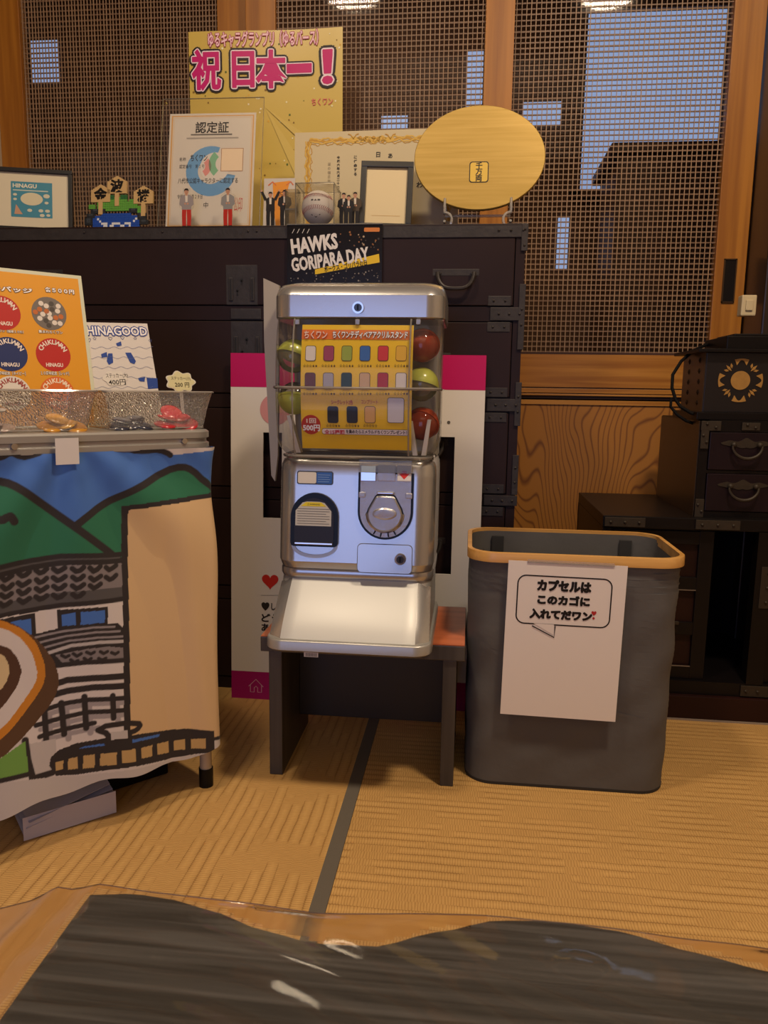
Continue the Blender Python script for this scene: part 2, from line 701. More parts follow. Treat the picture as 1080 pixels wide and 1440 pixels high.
# ================================================================== THE ROOM
M_PLASTER = mat('plaster', 'b9a78c', 0.85, bump=(60, 0.2))
M_CEIL = wood('ceiling_boards', '7a5430', '946a40', 'Y', 0.3)
M_DOORW_Z = wood('door_wood_upright', '945a18', 'b27424', 'Z', 0.9, 0.4, 0.15)
M_DOORW_X = wood('door_wood_rail', '985e1e', 'c08436', 'X', 1.0, 0.4, 0.15)
M_FIG = figured_wood('figured_cedar', '76451a', 'aa702c')
M_GROOVE = mat('dark_groove', '3a1c0e', 0.6)
M_REED = mat('reed', 'a08060', 0.5, vary=(40, 0.25))
M_REED2 = mat('reed_dark', '7c5e46', 0.5, vary=(40, 0.3))
M_GLASS = clear('window_glass', 'e8e8e6', 0.45, 0.04)
M_DARKWALL = mat('corridor_wall', '6e4830', 0.7, vary=(3, 0.3))
M_POST = wood('dark_post', '1a100b', '2a1a12', 'Z', 0.6, 0.35, 0.2)

# floor and its mats
fl = struct('floor')
MB().box(-2.6, 1.9, -1.5, 2.2, -0.06, -0.012).build('floor_base', mat('floor_boards', '5a4028', 0.7), fl)
MB().box(-1.09, -0.197, -0.9, 2.06, -0.012, 0.0).build('tatami_mat', tatami('tatami_left', R(90)), fl)
MB().box(-0.174, 1.60, 0.80, 2.06, -0.012, 0.0).build('tatami_mat', tatami('tatami_right', 0), fl)
MB().box(-0.174, 1.60, -0.9, 0.795, -0.012, 0.0).build('tatami_mat', tatami('tatami_near', 0), fl)
MB().box(-2.4, -1.095, -0.9, 2.06, -0.012, 0.0).build('tatami_mat', tatami('tatami_far_left', 0), fl)
M_HERI = mat('mat_border_cloth', '5f574c', 0.8, bump=(700, 0.4))
MB().box(-0.197, -0.1745, -0.9, 2.06, -0.012, 0.0008).build('mat_border', M_HERI, fl)
MB().box(-0.1745, -0.1725, -0.9, 2.06, -0.012, -0.001).build('mat_gap', mat('seam_black', '120c08', 0.9), fl)

wl = struct('wall_left')
MB().box(-2.45, -2.4, -1.4, 2.2, 0, 2.45).build('plaster', M_PLASTER, wl)
wr = struct('wall_right')
MB().box(1.6, 1.65, -1.4, 2.2, 0, 2.45).build('plaster', M_PLASTER, wr)
cl = struct('ceiling')
MB().box(-2.45, 1.65, -1.4, 3.5, 2.42, 2.46).build('board', M_CEIL, cl)
wb = struct('wall_behind')
mb = MB()
mb.box(-2.4, -1.22, -1.4, -1.34, 0, 2.42).box(0.06, 1.6, -1.4, -1.34, 0, 2.42).box(-1.22, 0.06, -1.4, -1.34, 1.40, 2.42)
mb.build('plaster', M_PLASTER, wb)
gd = struct('window_1')
mb = MB()
for x in (-1.22, 0.01):
    mb.box(x, x + 0.05, -1.37, -1.33, 0, 1.40)
mb.box(-1.22, 0.06, -1.37, -1.33, 0, 0.06).box(-1.22, 0.06, -1.37, -1.33, 1.35, 1.40)
mb.build('frame', M_DOORW_Z, gd)
MB().box(-1.17, 0.01, -1.352, -1.348, 0.06, 1.35).build('pane', M_GLASS, gd)

# back wall above the sliding doors
bw = struct('wall_back')
mb = MB().box(-2.4, 1.6, 2.09, 2.21, 1.98, 2.42)
mb.box(-2.4, -1.31, 2.12, 2.2, 0, 1.98)
mb.build('plaster', M_PLASTER, bw)
MB().box(-2.4, 1.6, 2.06, 2.22, 1.93, 1.98).build('lintel', M_DOORW_X, bw)
MB().box(-2.4, 1.6, 2.06, 2.22, -0.01, 0.02).build('sill_track', M_DOORW_X, bw)


def door(name, x0, x1, sl, sr, Y, zr1, zr0, vp, hp, panel=True):
    """sliding summer door: stiles, rails, reed screen with glass behind, cedar panel below"""
    d = struct(name)
    T = 0.034
    mb = MB().box(x0, x0 + sl, Y, Y + T, 0.02, 1.93, bev=0.0015)
    mb.build('stile', M_DOORW_Z, d)
    MB().box(x1 - sr, x1, Y, Y + T, 0.02, 1.93, bev=0.0015).build('stile', M_DOORW_Z, d)
    a, b = x0 + sl, x1 - sr
    MB().box(a, b, Y + 0.002, Y + T - 0.002, zr0, zr1 - 0.004).build('rail', M_DOORW_X, d)
    MB().box(a, b, Y + 0.002, Y + T - 0.002, 1.87, 1.93).build('rail', M_DOORW_X, d)
    MB().box(a, b, Y + 0.002, Y + T - 0.002, 0.02, 0.10).build('rail', M_DOORW_X, d)
    MB().box(a, b, Y + 0.006, Y + 0.02, zr1 - 0.004, zr1 + 0.002).build('groove', M_GROOVE, d)
    # mouldings under the rail
    z = zr0
    MB().box(a, b, Y + 0.010, Y + 0.026, z - 0.034, z).build('groove', M_GROOVE, d)
    MB().box(a, b, Y + 0.004, Y + 0.024, z - 0.0155, z - 0.003, bev=0.001).build('moulding', M_DOORW_X, d)
    MB().box(a, b, Y + 0.004, Y + 0.024, z - 0.0225, z - 0.0175, bev=0.001).build('moulding', M_DOORW_X, d)
    MB().box(a, b, Y + 0.014, Y + 0.024, 0.10, z - 0.028).build('panel', M_FIG, d)
    MB().box(a, b, Y + 0.010, Y + 0.016, z - 0.046, z - 0.030).build('moulding', M_DOORW_X, d)
    # reed screen: horizontal reeds in front of upright ones
    mb = MB()
    z = zr1 + 0.004
    while z < 1.87:
        j = random.uniform(-0.0006, 0.0006)
        t = random.uniform(0.0014, 0.0020)
        mb.box(a, b, Y + 0.012, Y + 0.0145, z + j - t, z + j + t, 1)
        z += hp
    x = a + vp * 0.5
    while x < b - 0.002:
        j = random.uniform(-0.0005, 0.0005)
        t = random.uniform(0.0008, 0.0012)
        mb.box(x + j - t, x + j + t, Y + 0.009, Y + 0.0115, zr1, 1.87, 0)
        x += vp
    mb.build('reed_screen', [M_REED, M_REED2], d, kind='stuff')
    MB().box(a, b, Y + 0.027, Y + 0.030, zr1, 1.87).build('pane', M_GLASS, d)
    return d


door('door_1', -1.31, -0.58, 0.072, 0.110, 2.138, 0.806, 0.716, 0.0088, 0.0128)
door('door_2', -0.603, 0.079, 0.078, 0.0715, 2.10, 0.803, 0.715, 0.0118, 0.0130)
d3 = door('door_3', 0.005, 0.687, 0.074, 0.0765, 2.138, 0.806, 0.716, 0.0122, 0.0132)
p = at(1025, 395, 2.138)
mb = MB().box(p.x - 0.014, p.x + 0.014, 2.1365, 2.140, p.z - 0.052, p.z + 0.052)
mb.build('finger_pull', mat('pull_black', '17100c', 0.35, 0.4), d3)
mb = MB()
for sx in (-1, 1):
    mb.box(p.x + sx * 0.0145 - 0.0015, p.x + sx * 0.0145 + 0.0015, 2.134, 2.139, p.z - 0.054, p.z + 0.054)
    mb.box(p.x - 0.016, p.x + 0.016, 2.134, 2.139, p.z + sx * 0.053 - 0.0015, p.z + sx * 0.053 + 0.0015)
mb.build('pull_frame', mat('pull_frame', '4a3520', 0.4, 0.5), d3)

# dark post at the right end of the doors
tp = struct('trim_1')
MB().box(0.69, 0.80, 2.00, 2.16, 0, 1.98, bev=0.004).build('post', M_POST, tp)
MB().box(0.80, 1.60, 2.07, 2.16, 0, 1.98).build('dark_boarding', M_POST, tp)
mb = MB()
for x in (0.715, 0.735, 0.76):
    mb.box(x, x + 0.004, 1.994, 2.002, 0.75, 1.98)
mb.build('bead', mat('post_bead', '3a261a', 0.4), tp, kind='stuff')

# corridor beyond the doors
ct = struct('wall_corridor')
mb = MB()
mb.box(-2.4, 0.42, 3.46, 3.5, 0, 2.42).box(0.98, 1.9, 3.46, 3.5, 0, 2.42).box(0.42, 0.98, 3.46, 3.5, 0, 1.53).box(0.42, 0.98, 3.46, 3.5, 2.21, 2.42)
mb.box(-2.45, -2.4, 2.2, 3.5, 0, 2.42).box(1.9, 1.95, 2.2, 3.5, 0, 2.42)
mb.build('boarding', M_DARKWALL, ct)
MB().box(-2.45, 1.95, 2.2, 3.5, -0.05, 0.0).build('corridor_floor', mat('corridor_boards', '6a4426', 0.3), ct)
w2 = struct('window_2')
mb = MB()
for x in (0.40, 0.98):
    mb.box(x - 0.02, x + 0.02, 3.43, 3.5, 1.51, 2.23)
mb.box(0.38, 1.0, 3.43, 3.5, 1.50, 1.53).box(0.38, 1.0, 3.43, 3.5, 2.21, 2.24)
mb.build('frame', M_DARKWALL, w2)
lit = bpy.data.materials.new('daylit_frosted_glass')
lit.use_nodes = True
bb = bsdf(lit)
bb.inputs['Base Color'].default_value = lin('a8b8d0')
bb.inputs['Emission Color'].default_value = (0.42, 0.58, 1.0, 1)
bb.inputs['Emission Strength'].default_value = 1.05
MB().box(0.42, 0.98, 3.462, 3.468, 1.53, 2.21).build('pane', lit, w2)
for i, (x0, x1, z0, z1) in enumerate(((-0.06, 0.04, 1.87, 2.08), (-0.41, -0.30, 1.74, 1.84), (-1.95, -1.83, 2.01, 2.18), (0.34, 0.385, 1.22, 1.43), (0.175, 0.33, 1.79, 1.88))):
    MB().box(x0, x1, 3.452, 3.458, z0, z1).build('small_pane', lit, w2)
cb = thing('corridor_cabinet', 'brown cabinet dimly seen through the right reed screen', 'cabinet', (0.80, 3.16, 0))
MB().box(-0.31, 0.34, -0.2, 0.2, 0, 1.53, bev=0.006).build('body', wood('corridor_cab', '50301a', '6c4426', 'Z', 0.6), cb)
MB().box(-0.34, 0.37, -0.23, 0.22, 1.53, 1.565, bev=0.005).build('top', MATS['corridor_cab'], cb)
for k in (-1, 1):
    MB().box(min(k * 0.005, k * 0.30), max(k * 0.005, k * 0.30), -0.214, -0.2, 0.1, 1.45, bev=0.004).build('door', MATS['corridor_cab'], cb)

# ================================================================== DRAWER CHEST (TANSU)
CY = 1.70          # front plane
CT = 1.046         # top
CXL, CXR = -1.115, 0.1056
M_LACQ = mat('dark_lacquer', '241716', 0.42, spec=0.22, coat=0.0, coat_r=0.22, vary=(9, 0.35), bump=(14, 0.10, (1, 1, 6)))
M_LACQ2 = mat('dark_lacquer_drawer', '281a18', 0.42, spec=0.22, coat=0.0, coat_r=0.25, vary=(7, 0.3), bump=(10, 0.10, (1, 1, 8)))
M_IRON = mat('black_iron', '383331', 0.5, 0.4, vary=(60, 0.4), bump=(120, 0.3))
M_IRON_D = mat('iron_recess', '0c0a0a', 0.6)
cw = CXR - CXL
ch = thing('drawer_chest', 'wide dark lacquered drawer chest with black iron fittings against the screens', 'chest', ((CXL + CXR) / 2, CY, 0))
hw = cw / 2


def zc(py_, x=520):
    return at(x, py_, CY).z


tiers = [(334, 431), (451, 557), (576, 690), (706, 832), (850, 962)]
mb = MB()
mb.box(-hw + 0.005, hw - 0.005, 0.012, 0.350, 0.0, CT - 0.03)
mb.box(-hw, hw, -0.004, 0.355, CT - 0.029, CT, bev=0.002)
mb.box(-hw + 0.003, -hw + 0.022, -0.002, 0.05, 0, CT - 0.029)
mb.box(hw - 0.022, hw - 0.003, -0.002, 0.05, 0, CT - 0.029)
zs = [(zc(a), zc(b)) for a, b in tiers]
for k in range(len(zs)):
    low = zs[k + 1][0] if k + 1 < len(zs) else 0.0
    mb.box(-hw + 0.02, hw - 0.02, -0.001, 0.05, low, zs[k][1])
mb.build('carcass', M_LACQ, ch)
MB().box(-hw - 0.002, hw + 0.002, -0.0055, -0.0035, CT - 0.027, CT - 0.004).build('iron_band', M_IRON, ch)


def chest_handle(parent, cx, cz, s=1.0):
    mb = MB()
    mb.box(cx - 0.049 * s, cx + 0.049 * s, -0.0035, 0.001, cz - 0.006 * s, cz + 0.008 * s, bev=0.0008)
    for sx in (-1, 1):
        mb.cyl((cx + sx * 0.036 * s, -0.012, cz), 0.0055 * s, 0.012, 'Y', 10)
    mb.build('handle_plate', M_IRON, parent)
    pts = []
    for k in range(15):
        a = math.pi + math.pi * k / 14
        pts.append((cx + 0.038 * s * (abs(math.cos(a)) ** 0.6) * (1 if math.cos(a) > 0 else -1), -0.014 - 0.006 * math.sin(math.pi * k / 14), cz + 0.034 * s * math.sin(a)))
    MB().tube(pts, 0.0042 * s, 8).build('bail', M_IRON, parent, True)


def lock_plate(parent, x0, x1, z0, z1, hole='a'):
    mb = MB().box(x0, x1, -0.0035, 0.0005, z0, z1, bev=0.0008)
    w_, h_ = x1 - x0, z1 - z0
    for fx in (0.16, 0.84):
        mb.box(x0 + fx * w_ - 0.0045, x0 + fx * w_ + 0.0045, -0.006, -0.003, z0 + 0.1 * h_, z0 + 0.68 * h_, bev=0.0015)
    mb.build('lock_plate', M_IRON, parent)
    mb = MB()
    for fx in (0.16, 0.84):
        mb.box(x0 + fx * w_ - 0.0014, x0 + fx * w_ + 0.0014, -0.0066, -0.0058, z0 + 0.14 * h_, z0 + 0.64 * h_)
    mb.cyl((x0 + 0.5 * w_, -0.0045, z0 + 0.62 * h_), 0.0035, 0.001, 'Y', 12)
    mb.box(x0 + 0.485 * w_, x0 + 0.515 * w_, -0.0045, -0.0035, z0 + 0.52 * h_, z0 + 0.62 * h_)
    mb.cyl((x0 + 0.36 * w_, -0.0045, z0 + 0.36 * h_), 0.0028, 0.001, 'Y', 12)
    mb.box(x0 + 0.34 * w_, x0 + 0.38 * w_, -0.0045, -0.0035, z0 + 0.24 * h_, z0 + 0.36 * h_)
    mb.build('keyhole', M_IRON_D, parent, kind='stuff')


ox = (CXL + CXR) / 2
for k, (z1, z0) in enumerate(zs):
    dr = MB().box(-hw + 0.024, hw - 0.024, -0.003, 0.03, z0 + 0.0025, z1 - 0.0025, bev=0.0015).build('drawer', M_LACQ2, ch)
    if k == 0:
        a, b = at(318, 373, CY), at(363, 429, CY)
        lock_plate(dr, a.x - ox, b.x - ox, b.z, a.z)
        c = at(641, 384, CY)
        chest_handle(dr, c.x - ox, c.z)
        chest_handle(dr, -1.0 - ox - (c.x - ox) - ox, c.z)
    elif k == 1:
        a, b = at(325, 452, CY), at(370, 505, CY)
        lock_plate(dr, a.x - ox, b.x - ox, b.z - 0.02, a.z)
        chest_handle(dr, 0.41, z1 - 0.075)
        chest_handle(dr, -0.41, z1 - 0.075)
    else:
        chest_handle(dr, 0.41, (z0 + z1) / 2 + 0.02)
        chest_handle(dr, -0.41, (z0 + z1) / 2 + 0.02)
    # small iron tabs at the drawer's ends
    for sx in (-1, 1):
        xx = sx * (hw - 0.052)
        for zz in (z0 + 0.012, z1 - 0.012):
            if k > 0 or zz < (z0 + z1) / 2:
                mb = MB().box(xx - 0.024, xx + 0.024, -0.0045, -0.002, zz - 0.010, zz + 0.010, bev=0.0008)
                for q in (-0.012, 0.012):
                    mb.sphere((xx + q, -0.0045, zz), 0.0026, 8, 5)
                mb.build('iron_tab', M_IRON, dr)
# corner and edge irons on the carcass
for sx in (-1, 1):
    e = sx * (hw + 0.0015)
    for za, zb in ((CT - 0.055, CT - 0.001), (zc(490), zc(400)), (zc(595), zc(535)), (zc(690), zc(635)), (0.02, 0.09)):
        x0, x1 = sorted((e, e - sx * 0.013))
        mb = MB().box(x0, x1, -0.0065, -0.0015, min(za, zb), max(za, zb), bev=0.0008)
        mb.sphere(((x0 + x1) / 2, -0.0062, (za + zb) / 2 + 0.016), 0.0028, 8, 5).sphere(((x0 + x1) / 2, -0.0062, (za + zb) / 2 - 0.016), 0.0028, 8, 5)
        mb.build('corner_iron', M_IRON, ch)
    for (za, zb) in ((zc(450), zc(432)), (zc(575), zc(558)), (zc(705), zc(691))):
        x0, x1 = sorted((e, e - sx * 0.072))
        mb = MB().box(x0, x1, -0.0062, -0.0015, za, zb, bev=0.0008)
        for q in (0.25, 0.55, 0.85):
            mb.sphere((x0 + (x1 - x0) * q, -0.0062, (za + zb) / 2), 0.0028, 8, 5)
        mb.build('edge_iron', M_IRON, ch)
    mb = MB()
    for q in (0.01, 0.035, 0.06):
        mb.sphere((e - sx * q, -0.0058, CT - 0.014), 0.0028, 8, 5)
    mb.build('rivet', M_IRON, ch, kind='stuff')
mb = MB()
for x in (350, 362, 230, 120):
    c = at(x, 322, CY)
    mb.sphere((c.x - ox, -0.0058, CT - 0.012), 0.0024, 8, 5)
mb.build('rivet', M_IRON, ch, kind='stuff')
a, b = at(325, 434, CY), at(368, 449, CY)
MB().box(a.x - ox, b.x - ox, -0.004, 0.0, b.z, a.z, bev=0.0008).build('lock_bar', M_IRON, ch)

# ================================================================== STAIR-CHEST AT THE RIGHT
M_BLK = mat('black_stain', '0e0a0a', 0.4, spec=0.22, coat=0.0, coat_r=0.25, vary=(8, 0.4))
M_BRN = mat('dark_red_stain', '220e0b', 0.42, spec=0.22, coat=0.0, vary=(5, 0.6))
M_SIDE = mat('dark_side_board', '2c1f12', 0.4, coat=0.1, coat_r=0.2, vary=(4, 0.2))
M_BRASS = mat('aged_brass', '30271b', 0.6, 0.3, vary=(50, 0.35), bump=(90, 0.2))
sc_ = thing('low_cabinet', 'low black stepped cabinet with brass corner plates behind the grey basket', 'cabinet', (0.289, 1.675, 0))
mb = MB()
mb.box(0, 0.95, 0.0, 0.385, 0.418, 0.444, bev=0.002)                 # top board
mb.box(0, 0.018, 0.0, 0.385, 0.07, 0.418)
mb.box(0.93, 0.95, 0.0, 0.385, 0.07, 0.418)
mb.box(0, 0.95, 0.37, 0.385, 0.07, 0.418)
mb.box(0, 0.95, 0.0, 0.385, 0.055, 0.085)
mb.box(0.245 + 0.075, 0.245 + 0.11, -0.002, 0.03, 0.085, 0.418)
mb.build('frame', M_BLK, sc_)
MB().box(-0.006, 0.956, -0.012, 0.385, 0.0, 0.055, bev=0.002).build('plinth', M_BRN, sc_)
MB().box(0, 0.95, -0.014, -0.012, 0.0, 0.004).build('floor_strip', mat('grey_strip', '8c8072', 0.6), sc_)
# sliding panel doors: stiles, rails, sunk fields, small pulls
for k, (x0, x1, y) in enumerate(((0.018, 0.235, 0.012), (0.36, 0.64, 0.012), (0.64, 0.93, 0.024))):
    dr = MB().box(x0, x1, y + 0.008, y + 0.016, 0.085, 0.415).build('door', M_BRN, sc_)
    mb = MB()
    mb.box(x0, x0 + 0.03, y, y + 0.014, 0.085, 0.415, bev=0.001).box(x1 - 0.03, x1, y, y + 0.014, 0.085, 0.415, bev=0.001)
    for zz in (0.085, 0.185, 0.285, 0.385):
        mb.box(x0 + 0.03, x1 - 0.03, y, y + 0.013, zz, zz + 0.028, bev=0.001)
    mb.build('door_frame', M_BLK, dr)
    mb = MB()
    for q in (0.25, 0.5, 0.75):
        cx = x0 + 0.03 + (x1 - x0 - 0.06) * q
        mb.box(cx - 0.009, cx + 0.009, y - 0.002, y + 0.004, 0.207, 0.214, bev=0.0008)
    mb.build('batten_tip', M_BRASS, dr, kind='stuff')
    mb = MB()
    for zz in (0.113, 0.284):
        mb.box(x0 + 0.03, x1 - 0.03, y - 0.001, y + 0.002, zz, zz + 0.002)
    mb.build('edge_bead', mat('worn_edge', '6a5c50', 0.4), dr, kind='stuff')
for cx, cz, wx, wz in ((0.045, 0.431, 0.042, 0.010), (0.235, 0.431, 0.045, 0.010), (0.39, 0.431, 0.04, 0.010), (0.345, 0.30, 0.014, 0.045), (0.345, 0.07, 0.035, 0.012), (0.52, 0.431, 0.04, 0.010)):
    mb = MB().box(cx - wx, cx + wx, -0.004, 0.0, cz - wz, cz + wz, bev=0.0008)
    n = 3
    for q in (-0.7, 0, 0.7):
        if wx > wz:
            mb.sphere((cx + q * wx, -0.004, cz), 0.0034, 8, 5)
        else:
            mb.sphere((cx, -0.004, cz + q * wz), 0.0034, 8, 5)
    mb.build('brass_plate', M_BRASS, sc_)

UX, UY, UZ = 0.482, 1.70, 0.444
up = thing('two_drawer_box', 'small black two-drawer box with ornate bail pulls standing on the low cabinet', 'drawers', (UX, UY, UZ))
uh = 0.205
mb = MB()
mb.box(0.0, 0.30, 0.012, 0.335, 0.0, uh)
mb.box(0, 0.018, 0, 0.02, 0, uh).box(0.282, 0.30, 0, 0.02, 0, uh).box(0, 0.30, 0, 0.02, uh - 0.024, uh).box(0, 0.30, 0, 0.02, 0, 0.012).box(0.018, 0.282, 0, 0.02, 0.094, 0.100)
mb.build('body', M_BLK, up)
MB().box(-0.002, 0.0, 0.004, 0.335, 0.0, uh - 0.002).build('side_board', M_SIDE, up)


def ornate_pull(parent, cx, cz):
    out = []
    for k in range(41):
        t = -1 + 2 * k / 40
        x = 0.052 * t
        top = 0.008 * (1 - abs(t)) ** 0.5 + 0.004 * math.cos(t * 9) * (1 - abs(t)) + 0.003
        out.append((cx + x, cz + top))
    for k in range(39, 0, -1):
        t = -1 + 2 * k / 40
        x = 0.052 * t
        bot = -0.007 * (1 - abs(t)) ** 0.6 - 0.003 * abs(math.sin(t * 8)) * (1 - abs(t)) + 0.002
        out.append((cx + x, cz + bot))
    mb = MB().prism(out, -0.0035, 0.0005)
    for sx in (-1, 1):
        mb.sphere((cx + sx * 0.026, -0.006, cz), 0.006, 12, 8)
    mb.build('pull_plate', M_BRASS, parent)
    pts = [(cx + 0.030 * math.cos(a), -0.011 - 0.004 * abs(math.sin(a)), cz - 0.002 + 0.026 * math.sin(a)) for a in [math.pi + math.pi * k / 14 for k in range(15)]]
    MB().tube(pts, [0.0022 + 0.0015 * math.sin(math.pi * k / 14) for k in range(15)], 8).build('bail', M_BRASS, parent, True)


M_DRW = mat('drawer_purple_black', '190d13', 0.4, spec=0.25, coat=0.0, vary=(9, 0.6))
for z0, z1 in ((0.013, 0.093), (0.101, 0.180)):
    dr = MB().box(0.020, 0.280, -0.002, 0.25, z0, z1, bev=0.0015).build('drawer', M_DRW, up)
    ornate_pull(dr, 0.094, (z0 + z1) / 2 + 0.014)
for cx, cz, wx, wz in ((0.009, 0.165, 0.008, 0.02), (0.020, uh - 0.012, 0.020, 0.010), (0.10, uh - 0.012, 0.018, 0.008), (0.009, 0.018, 0.009, 0.020)):
    mb = MB().box(cx - wx, cx + wx, -0.004, 0.0, cz - wz, cz + wz, bev=0.0008)
    mb.sphere((cx - wx * 0.4, -0.004, cz + wz * 0.4), 0.0032, 8, 5).sphere((cx + wx * 0.5, -0.004, cz - wz * 0.3), 0.0032, 8, 5)
    mb.build('brass_plate', M_BRASS, up)

# lantern-like box with pierced rosette
LZ = UZ + uh
lb = thing('rosette_box', 'black wooden box with a pierced gold rosette on top of the two-drawer box', 'box', (0.475, 1.71, LZ))
MB().box(0.0, 0.20, 0.0, 0.20, 0.0, 0.016, bev=0.001).build('base', M_BLK, lb)
MB().box(0.014, 0.19, 0.010, 0.185, 0.016, 0.140, bev=0.001).build('body', mat('box_black', '0f0a0c', 0.4), lb)
MB().box(0.012, 0.014, 0.012, 0.18, 0.016, 0.140).build('side_panel', M_SIDE, lb)
mb = MB()
for k in range(10):
    zz = 0.035 + 0.09 * (k % 5) / 4
    yy = 0.05 + 0.08 * (k // 5)
    mb.sphere((0.0215, yy, zz), 0.0125, 10, 6, sz=0.8, sy=0.9)
mb.build('carving', mat('carved_dark', '20160e', 0.5), lb, kind='stuff')
MB().box(-0.006, 0.21, -0.004, 0.20, 0.140, 0.147, bev=0.001).build('lid', M_BLK, lb)
M_GOLDW = mat('rosette_gold', '9c7438', 0.45, vary=(90, 0.25))
cx, cz = at(1041, 535, 1.72).x - 0.475, at(1041, 535, 1.72).z - LZ
pr = []
MB().cyl((cx, 0.0085, cz), 0.0195, 0.003, 'Y', 28).build('rosette_disc', M_GOLDW, lb)
for k in range(4):
    a = math.pi / 2 * k
    mb = MB()
    # crescent pieces on the axes
    o_ = [(cx + (0.045 * math.cos(a + t)), cz + 0.045 * math.sin(a + t)) for t in np.linspace(-0.33, 0.33, 11)]
    i_ = [(cx + ((0.037 + 0.005 * math.cos(t * 9)) * math.cos(a + t)), cz + (0.037 + 0.005 * math.cos(t * 9)) * math.sin(a + t)) for t in np.linspace(0.30, -0.30, 11)]
    mb.prism(o_ + i_, 0.0085, 0.0115)
    mb.build('rosette_crescent', M_GOLDW, lb)
    a += math.pi / 4
    mb = MB()
    for da, r0, r1, wd in ((0, 0.027, 0.044, 0.003), (0.24, 0.031, 0.041, 0.0026), (-0.24, 0.031, 0.041, 0.0026)):
        c0 = (cx + r0 * math.cos(a + da * 0.5), cz + r0 * math.sin(a + da * 0.5))
        c1 = (cx + r1 * math.cos(a + da), cz + r1 * math.sin(a + da))
        dx, dz = c1[0] - c0[0], c1[1] - c0[1]
        q = math.hypot(dx, dz)
        nx, nz = -dz / q * wd, dx / q * wd
        mb.prism([c0, ((c0[0] + c1[0]) / 2 + nx, (c0[1] + c1[1]) / 2 + nz), c1, ((c0[0] + c1[0]) / 2 - nx, (c0[1] + c1[1]) / 2 - nz)], 0.0085, 0.0115)
    mb.build('rosette_leaf', M_GOLDW, lb)
tb = thing('black_tray', 'flat black case lying on the rosette box at the right edge', 'case', (0.53, 1.73, LZ + 0.147))
MB().box(0, 0.22, 0, 0.16, 0, 0.028, bev=0.002).build('body', M_BLK, tb)
MB().box(0.02, 0.20, 0.02, 0.14, 0.028, 0.034, bev=0.002).build('lid', M_BLK, tb)

# cable looping down the left of the box
mb = MB()
P = [at(x, y, Y) for x, y, Y in ((1008, 486, 1.90), (993, 485, 1.86), (975, 493, 1.83), (958, 508, 1.80), (946, 527, 1.78), (945, 545, 1.77), (950, 562, 1.76), (957, 572, 1.75), (972, 581, 1.74), (985, 585, 1.735))]
mb.tube(P, 0.0036, 8)
cbl = mb.build('power_cable', mat('cable_black', '0a0808', 0.8, spec=0.15), None, True)
tag(cbl, 'black power cable looping out from behind the rosette box', 'cable')
mb = MB()
P = [at(x, y, Y) for x, y, Y in ((944, 560, 1.80), (943, 572, 1.79), (952, 583, 1.78), (965, 592, 1.765), (980, 597, 1.75))]
mb.tube(P, 0.0032, 8)
tag(mb.build('power_cable', MATS['cable_black'], None, True), 'short black cable end hanging lowest beside the two-drawer box', 'cable')
p = at(1048, 431, 1.99)
sw = thing('wall_switch', 'small cream plastic switch box fixed to the dark post', 'switch', (p.x, 1.994, p.z))
M_CREAM = mat('cream_plastic', 'c9b892', 0.4)
MB().box(-0.017, 0.017, -0.03, 0, -0.024, 0.024, bev=0.003).build('housing', M_CREAM, sw)
MB().box(-0.008, 0.008, -0.034, -0.029, -0.012, 0.012, bev=0.0015).build('rocker', M_CREAM, sw)

# ================================================================== STOOL
st = thing('wooden_stool', 'low dark wooden stool with a reddish top under the capsule machine', 'stool', (-0.178, 1.30, 0))
M_STOOL = wood('stool_dark', '2f2b28', '45403b', 'Z', 0.8, 0.5, 0.1)
M_SEAT = wood('stool_seat', 'a8552f', 'c46c40', 'X', 0.5, 0.35, 0.3)
mb = MB().box(-0.182, 0.182, 0.0, 0.245, 0.236, 0.2635, 0, bev=0.002)
mb.box(-0.181, 0.181, 0.001, 0.244, 0.2635, 0.2650, 1)
mb.build('seat', [M_STOOL, M_SEAT], st)
for sx in (-1, 1):
    MB().box(sx * 0.156 - 0.012, sx * 0.156 + 0.012, 0.004, 0.235, 0, 0.236, bev=0.0015).build('leg', M_STOOL, st)
MB().box(-0.144, 0.144, 0.15, 0.17, 0.055, 0.236, bev=0.001).build('stretcher', mat('stool_panel', '1c1a19', 0.45, vary=(8, 0.3)), st)

# ================================================================== CAPSULE MACHINE
MX, MZ = -0.192, 0.265
M_SILV = mat('silver_plastic', 'b9b8b6', 0.24, 0.78, coat=0.2, coat_r=0.15)
M_SILV2 = mat('silver_plastic_matte', 'aeaca6', 0.38, 0.55)
M_TRAY = mat('tray_satin', 'c6c6c0', 0.45, 0.15, coat=0.1, coat_r=0.25)
M_CHROME = mat('cast_chrome', 'c2c2c4', 0.24, 0.95, bump=(900, 0.35))
M_CHROME_S = mat('smooth_chrome', 'cfcfd2', 0.12, 1.0)
M_BLACKP = mat('black_plastic', '0b0b0c', 0.3, spec=0.2)
M_DOME = clear('dome_plastic', 'fdfcfa', 0.5, 0.05, diffuse=0.01)
M_INNER = mat('inner_grey', '8e8a82', 0.45, 0.3)
cm = thing('capsule_machine', 'silver capsule vending machine with yellow display card standing on the stool', 'capsule machine', (MX, 0, MZ))


def msec(z, hwid, yf, yb, r):
    return [(x, y, z - MZ) for x, y in rrect(-hwid, hwid, yf, yb, r, 6)]


def L(px_, py_, Y=1.302):
    """photo pixel -> machine local x, z on the front plane"""
    q = at(px_, py_, Y)
    return q.x - MX, q.z - MZ


YB = 1.515
